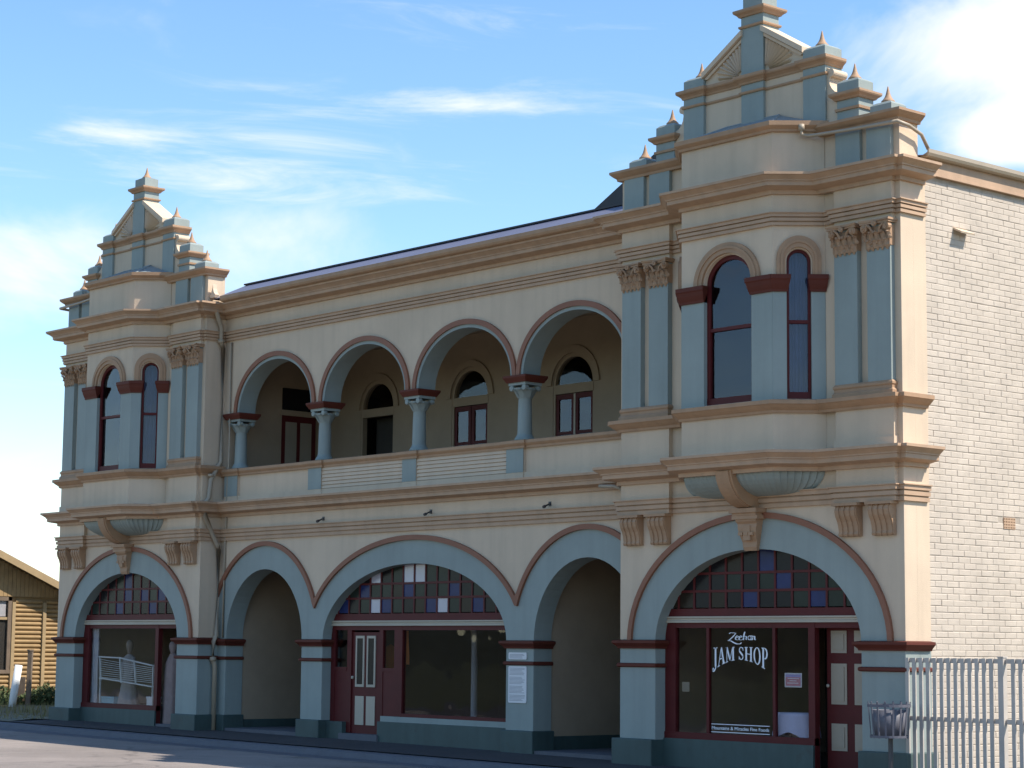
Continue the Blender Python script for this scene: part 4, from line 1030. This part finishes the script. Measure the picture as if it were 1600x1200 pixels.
# ------------------------------------------------------------------ things in and around the building
# notice in the jam shop window
n = MB().use('signwhite'); n.box(.395, .745, .2850, .290, 1.325, 1.545); n.use('signviolet').box(.415, .725, .2830, .2852, 1.345, 1.525); n.use('signpink').box(.418, .722, .2814, .2832, 1.348, 1.48)
n.use('lettering')
for i, (a, c) in enumerate(((.46, .69), (.50, .64), (.45, .68))): n.box(a, c, .2800, .2816, 1.455-.035*i, 1.465-.035*i)
tag(n.build('window_notice'), 'small pink and violet notice with white border taped inside jam shop window', 'notice')
n = MB().use('panelcream'); n.box(-1.85, -1.685, .30, .305, 1.21, 1.365); tag(n.build('price_card'), 'small plain cream card low in left pane of the jam shop window', 'card')
# cloth-covered table in that window
tb = empty('display_table', (.36, .60, .09), 'small table draped with pale lilac cloth inside jam shop window', 'table')
c = MB().use('cloth'); rows = []
for k, (s_, z) in enumerate(((0, .93), (.6, .93), (1.0, .925), (1.04, .88), (1.06, .80), (1.09, .70), (1.13, .58))):
    row = []
    for i in range(49):
        a = 2*math.pi*i/48; rr = s_*(1 + (.06*math.sin(a*9)*(max(0, k-2)/4)))
        cxn, syn = math.cos(a), math.sin(a); q = max(abs(cxn), abs(syn)); f = .82+.18/q
        row.append((.36+.36*rr*cxn*f, .60+.24*rr*syn*f, z + (.05*math.sin(a*4+1) if k == 6 else 0)))
    rows.append(row)
c.grid(rows); c.build('tablecloth', None, tb, smooth=True)
for dx in (-.26, .26):
    for dy in (-.15, .15): MB().use('wood').box(.36+dx-.02, .36+dx+.02, .60+dy-.02, .60+dy+.02, .08, .92).build('leg', None, tb)
# plaques on the pier
def plaque(z0, z1, lines, label, xr=.245):
    xm = -6.15; p = MB().use('signwhite'); r_ = .03
    poly = []
    for cx_, cz_, t0 in ((xm+xr-r_, z1-r_, 0), (xm-xr+r_, z1-r_, 90), (xm-xr+r_, z0+r_, 180), (xm+xr-r_, z0+r_, 270)): poly += arc(cx_, cz_, r_, r_, t0, t0+90, 5)
    p.xz(poly, YC-.018, YC-.002); p.use('print')
    random.seed(int(z0*100))
    for i in range(lines):
        z = z1-.035-(z1-z0-.06)*i/max(1, lines-1)*.97
        if i % 7 == 6 and lines > 6: continue
        p.box(xm-xr+.03+random.uniform(0, .01), xm+xr-.03-random.uniform(0, .10), YC-.0195, YC-.0178, z-.004, z+.004)
    tag(p.build('plaque'), label, 'plaque')
plaque(1.685, 1.81, 4, 'small white plaque above the thin brown band on the blue pier')
plaque(.915, 1.565, 26, 'tall white information panel below the thin brown band on the blue pier')
# orange hanging and pale column in the centre shop
o = MB().use('orange'); o.grid([[(-10.17+.13*i/8+.02*math.sin(z*5), 1.05+.03*math.sin(i*1.8), z) for i in range(9)] for z in lin(1.55, 2.2, 5)]); tag(o.build('hanging_cloth'), 'narrow orange cloth hanging behind left edge of the big centre shop window', 'cloth')
o = MB().use('orange'); o.lathe([(.0, 0), (.16, .0), (.17, .25), (.13, .42), (.05, .5), (0, .52)], (-10.92, 1.30, 1.42), 16); tag(o.build('lamp_shade', smooth=True), 'rounded orange lamp shade behind narrow sidelight right of centre door', 'lamp shade')
o = MB().use('print'); o.lathe([(.09, .15), (.09, .2), (.065, .25), (.06, 2.5), (.09, 2.6)], (-8.85, 1.75, 0), 14); tag(o.build('display_post', smooth=True), 'slim grey round post standing inside the big centre shop window', 'post')
# left shop window display: dress dummy, white cot frame, boxes, cloaked dummy, curtain
X = XLc
dm = empty('dress_dummy', (X-.84, .62, .15), 'dress dummy in long pale gown inside the left tower shop window', 'mannequin')
g = MB().use('dress'); rows = []
for z, r_ in ((.17, .40), (.40, .35), (.75, .27), (1.05, .20), (1.25, .135), (1.38, .155), (1.50, .175), (1.60, .16), (1.66, .08)):
    rows.append([(X-.84+r_*(1+.05*math.sin(9*a)*max(0, (1.2-z)))*math.cos(a), .66+.70*r_*(1+.05*math.sin(9*a)*max(0, (1.2-z)))*math.sin(a), z) for a in [2*math.pi*i/36 for i in range(37)]])
g.grid(rows)
for s in (-1, 1): g.tube([(X-.84+s*.16, .66, 1.58), (X-.84+s*.23, .64, 1.38), (X-.84+s*.21, .60, 1.15)], .06, 10, .04)
g.build('gown', None, dm, smooth=True)
g = MB().use('skin'); g.lathe([(.05, 1.62), (.048, 1.72), (.06, 1.75), (.082, 1.81), (.086, 1.88), (.07, 1.95), (.03, 1.985), (0, 1.99)], (X-.84, .66, 0), 16); g.build('head', None, dm, smooth=True)
ck = empty('cloaked_dummy', (X+1.17, .52, .15), 'dummy in a long dull brown cloak standing in the left tower doorway', 'mannequin')
g = MB().use('cloak'); rows = []
for z, r_ in ((.16, .26), (.5, .24), (.9, .225), (1.3, .21), (1.5, .19), (1.62, .13), (1.70, .07)):
    rows.append([(X+1.17+r_*(1+.07*math.sin(7*a+z))*math.cos(a), .55+.7*r_*(1+.07*math.sin(7*a))*math.sin(a), z) for a in [2*math.pi*i/28 for i in range(29)]])
g.grid(rows); g.build('cloak', None, ck, smooth=True)
g = MB().use('cloak'); g.lathe([(.06, 1.66), (.06, 1.72), (.09, 1.80), (.095, 1.88), (.07, 1.95), (0, 1.97)], (X+1.17, .55, 0), 14); g.build('head', None, ck, smooth=True)
ct = empty('cot_frame', (X-.25, .45, .55), 'white painted iron cot frame with thin bars in the left tower shop window', 'cot')
t = MB().use('white'); yb = .37
def P(x, z): return (X+x-.20, yb, z)
for a, c, w in (((-1.50, 1.60), (-.55, 1.58), .03), ((-.55, 1.58), (.90, 1.42), .03), ((-1.45, 1.12), (-.5, 1.06), .03), ((-.5, 1.06), (.90, .96), .03), ((-1.44, 1.60), (-1.38, 1.06), .035), ((-.57, 1.60), (-.47, 1.02), .035), ((.05, 1.52), (.14, 1.0), .03), ((.86, 1.44), (.86, .56), .03), ((-1.40, 1.10), (-1.40, .56), .03)):
    t.bar(P(*a), P(*c), w)
t.build('side_rail', None, ct)
for i in range(9):
    z = 1.54-.05*i
    MB().use('white').bar(P(-1.43, z), P(.86, z-.17+.01*i), .010).build('wire', None, ct)
for n_, x0, x1, z0, z1, m_, lb in (('display_box', -1.36, -.74, .56, .70, 'cyanbox', 'low pale turquoise box at bottom left of the left shop window'), ('display_box', .67, .92, .56, .74, 'white', 'small white box at bottom right of the left shop window')):
    q = MB().use(m_); x0 -= .30; x1 -= .30; q.box(X+x0, X+x1, .40, .62, z0-.02, z1); q.box(X+x0-.01, X+x1+.01, .39, .63, z1-.04, z1+.004); tag(q.build(n_), lb, 'box')
q = MB().use('interior_floor'); q.box(X-2.80, X+.90, .325, 1.3, .14, .52); q.box(X-2.82, X+.92, .322, 1.31, .515, .545); tag(q.build('display_platform'), 'low dark wooden display platform across the left tower shop window', 'platform')
q = MB().use('curtain'); q.grid([[(X-2.14+.46*i/30, .37+.03*math.sin(i*1.2), z) for i in range(31)] for z in lin(.56, 2.24, 5)]); tag(q.build('window_curtain', smooth=True), 'pale curtain drawn to the left side of the left tower shop window', 'curtain')

# steel picket fence beside the right tower
FY = -.02
fe = empty('steel_fence', (4.1, FY, -.03), 'grey steel picket gate and fence beside the right tower', 'fence')
pm = MB().use('galv'); pm.box(-.031, .031, -.012, .012, -.02, 1.832); pmesh = pm.mesh('picket')
x = 3.045; i = 0
while x < 6.6:
    if abs(x-4.70) > .09:
        o = bpy.data.objects.new('picket', pmesh); COL.objects.link(o); o.parent = fe; o.location = (x-4.1, 0, random.uniform(-.004, .004))
    x += .1235
q = MB().use('galv'); q.box(3.0, 4.64, FY+.014, FY+.05, 1.735, 1.80); q.box(4.76, 6.6, FY+.014, FY+.05, 1.735, 1.80); q.build('rail', None, fe)
q = MB().use('galv'); q.box(3.0, 4.64, FY+.013, FY+.05, .90, .965); q.box(4.76, 6.6, FY+.013, FY+.05, .90, .965); q.build('rail', None, fe)
q = MB().use('galv'); q.box(3.0, 4.64, FY+.013, FY+.05, .08, .145); q.box(4.76, 6.6, FY+.013, FY+.05, .08, .145); q.build('rail', None, fe)
q = MB().use('galv'); q.box(4.66, 4.75, FY-.03, FY+.06, -.1, 1.82); q.box(4.65, 4.76, FY-.04, FY+.07, 1.82, 1.835); q.build('post', None, fe)
# litter bin on a post
bx, by = 3.13, -.55
bn = empty('litter_bin', (bx, by, 0), 'grey slatted metal litter bin with liner on a post by the right tower', 'bin')
zt, zb = 1.175, .66
def rr_(z): return .262 + .042*(z-zb)/(zt-zb)
for i in range(16):
    a = 2*math.pi*i/16+.1; ca, sa = math.cos(a), math.sin(a)
    MB().use('binmetal').bar((bx+rr_(zb)*ca, by+rr_(zb)*sa, zb), (bx+rr_(zt)*ca, by+rr_(zt)*sa, zt), .026, .010).build('slat', None, bn)
for z, h in ((1.10, .04), (.665, .035)):
    q = MB().use('binmetal'); r_ = rr_(z)
    q.lathe([(r_+.006, z), (r_+.014, z), (r_+.014, z+h), (r_+.006, z+h), (r_+.006, z)], (bx, by, 0), 28); q.f = [f for f in q.f if len(f) == 4]; q.m = q.m[:len(q.f)]; q.build('hoop', None, bn)
q = MB().use('binliner'); q.lathe([(.0, .67), (.20, .67), (.26, 1.06), (.255, 1.06), (.195, .70), (0, .70)], (bx, by, 0), 24); q.build('liner', None, bn, smooth=True)
q = MB().use('darksteel'); q.tube([(bx+.02, by, -.1), (bx+.02, by, .68)], .035, 10); q.build('post', None, bn); q = MB().use('hoodbrown'); q.lathe([(.15, -.05), (.15, .10), (.11, .13), (.04, .14)], (bx+.02, by, 0), 14); q.build('footing', None, bn)

# timber cottage at the far left
TX = -31.0
sh = empty('timber_cottage', (TX, 2.5, 0), 'yellow brown timber cottage with log siding behind the left end', 'building')
def roofz(y): return 4.34 - .4455*(y-2.98)
ya, yb2 = -.9, 6.2
w = MB().use('board'); w.yz([(ya, .0), (yb2, .0), (yb2, roofz(yb2)), (1.4, roofz(1.4)), (ya, roofz(3.7))], TX-7, TX-.04); wl_ = w.build('wall', None, sh)
bh = .122; zz_ = .30
while zz_ < 3.06:
    for y0, y1 in ((-.85, 3.64), (3.78, 4.60), (4.72, 6.1)):
        if y0 == -1.0: pass
        if y1 < 3.7 and zz_ > 1.02: y1 = 1.6
        q = MB().use('board'); pr = [(0, .0), (.03, .004), (.055, .03), (.062, .06), (.052, .088), (.02, .104), (0, .106)]
        q.prism([(a, b_) for a, b_ in pr], (TX-.04, 0, zz_), (1,0,0), (0,0,1), (0,1,0), y0, y1); q.build('log_board', None, wl_)
    zz_ += bh
y = -.85
while y < 5.9:
    q = MB().use('board'); t_ = min(roofz(y+.07), roofz(2.8-y))-.06; q.box(TX-.045, TX+.05, y, y+.118, 3.17, max(3.2, t_)); q.build('gable_board', None, wl_); y += .128
for y0 in (3.66, 4.61):
    MB().use('boardtrim').box(TX-.05, TX+.06, y0, y0+.10, .2, 3.02).build('corner_post', None, sh)
MB().use('boardtrim').box(TX-.05, TX+.02, -.9, 6.1, 3.16, 3.19).build('fascia_batten', None, sh)
q = MB().use('wood'); q.box(TX-.05, TX+.04, 1.62, 1.72, 1.1, 3.16); q.box(TX-.05, TX+.05, 1.6, 3.66, 1.06, 1.16); q.box(TX-.05, TX+.04, 3.54, 3.655, 1.1, 3.16); q.box(TX-.05, TX+.04, 1.62, 3.66, 3.05, 3.16); wd = q.build('window_frame', None, sh)
MB().use('glass').box(TX-.015, TX-.009, 1.7, 3.56, 1.15, 3.06).build('pane', None, wd); MB().use('interior').box(TX-.038, TX-.034, 1.7, 3.56, 1.15, 3.06).build('dark_backing', None, wd); MB().use('curtain').box(TX-.033, TX-.028, 1.75, 3.50, 2.62, 3.05).build('curtain', None, wd); MB().use('boardtrim').box(TX-.035, TX+.02, 1.7, 3.56, 2.53, 2.60).build('sash_rail', None, wd)  # dark interior-coloured sheet close behind the pane stands for the room
q = MB().use('shedroof')
q.prism([(1.4, roofz(1.4)+.02), (yb2+.5, roofz(yb2+.5)+.02), (yb2+.5, roofz(yb2+.5)+.10), (1.4, roofz(1.4)+.10)], (0,0,0), (0,1,0), (0,0,1), (1,0,0), TX-7.2, TX+.45)
q.prism([(1.4, roofz(1.4)+.02), (-1.4, roofz(4.2)+.02), (-1.4, roofz(4.2)+.10), (1.4, roofz(1.4)+.10)], (0,0,0), (0,1,0), (0,0,1), (1,0,0), TX-7.2, TX+.45); q.build('roof', None, sh)
q = MB().use('boardtrim'); q.prism([(1.4, roofz(1.4)-.12), (yb2+.5, roofz(yb2+.5)-.12), (yb2+.5, roofz(yb2+.5)+.06), (1.4, roofz(1.4)+.06), (-1.4, roofz(4.2)+.06), (-1.4, roofz(4.2)-.12)], (0,0,0), (0,1,0), (0,0,1), (1,0,0), TX+.45, TX+.50); q.build('barge_board', None, sh)

# bollard, posts, weeds on the verge
q = MB().use('white'); q.tube([(-28.20, 2.26, -.02), (-28.14, 2.30, .6), (-28.05, 2.36, 1.32)], .10, 14); tag(q.build('guide_post', smooth=True), 'leaning round white post at the far left verge', 'post')
q = MB().use('wood'); q.bar((-28.05, 2.66, 0), (-28.03, 2.68, 1.70), .13, .11); q.box(-28.10, -27.96, 2.61, 2.74, 1.69, 1.73); tag(q.build('fence_post'), 'tall weathered grey brown timber post right of the white post', 'post')
q = MB().use('wood'); q.bar((-28.7, 2.80, 0), (-28.72, 2.82, 1.0), .20, .05); q.bar((-28.7, 3.02, 0), (-28.7, 3.03, .9), .17, .05); tag(q.build('timber_stump'), 'pair of short dark weathered palings behind tall timber post', 'palings')
def weed(x, y, h, n, m, label, seed):
    random.seed(seed); q = MB().use(m)
    for i in range(n):
        a = random.uniform(0, 6.28); r0 = random.random()**.6*h*.7; L_ = h*random.uniform(.4, 1); bx_, by_ = x+r0*math.cos(a), y+r0*math.sin(a); z = random.random()**1.3*h*.8
        d = Vector((random.uniform(-1, 1), random.uniform(-1, 1), random.uniform(.1, 1.2))).normalized()*random.uniform(.06, .14); s_ = d.cross(Vector((random.random(), random.random(), .3))).normalized()*.03
        p = Vector((bx_, by_, .08+z*(1-r0/h*.6))); q.add([p, p+d*.5+s_, p+d, p+d*.5-s_], [(0,1,2,3)])
        if i % 9 == 0: q.tube([(x+.1*math.cos(a), y+.1*math.sin(a), .0), tuple(p)], .006, 4)
    o = q.build('shrub'); tag(o, label, 'shrub'); return o
weed(-28.3, 3.35, .95, 2600, 'weed', 'dark leafy shrub between the tall timber post and the left corner of the hotel', 1)
weed(-29.6, 3.2, .75, 1300, 'weed', 'low green shrub behind the short palings against the cottage', 2)
weed(-29.1, 2.45, .85, 1600, 'weed', 'low green shrub at the left picture edge beside the cottage', 3)
random.seed(9); q = MB().use('drygrass')
for i in range(5000):
    x = random.uniform(-33, -22.1); y = random.uniform(-.9, 4.5); h = random.uniform(.05, .20)*(1.3 if y > .5 else .6); a = random.uniform(0, 6.28); dx, dy = .012*math.cos(a), .012*math.sin(a)
    z = gclamp(x)+.0
    q.add([(x-dx, y-dy, z), (x+dx, y+dy, z), (x+random.uniform(-.06, .06), y+random.uniform(-.06, .06), z+h)], [(0,1,2)])
tag(q.build('grass'), 'dry tufts of grass on the left verge', 'grass', kind='stuff')
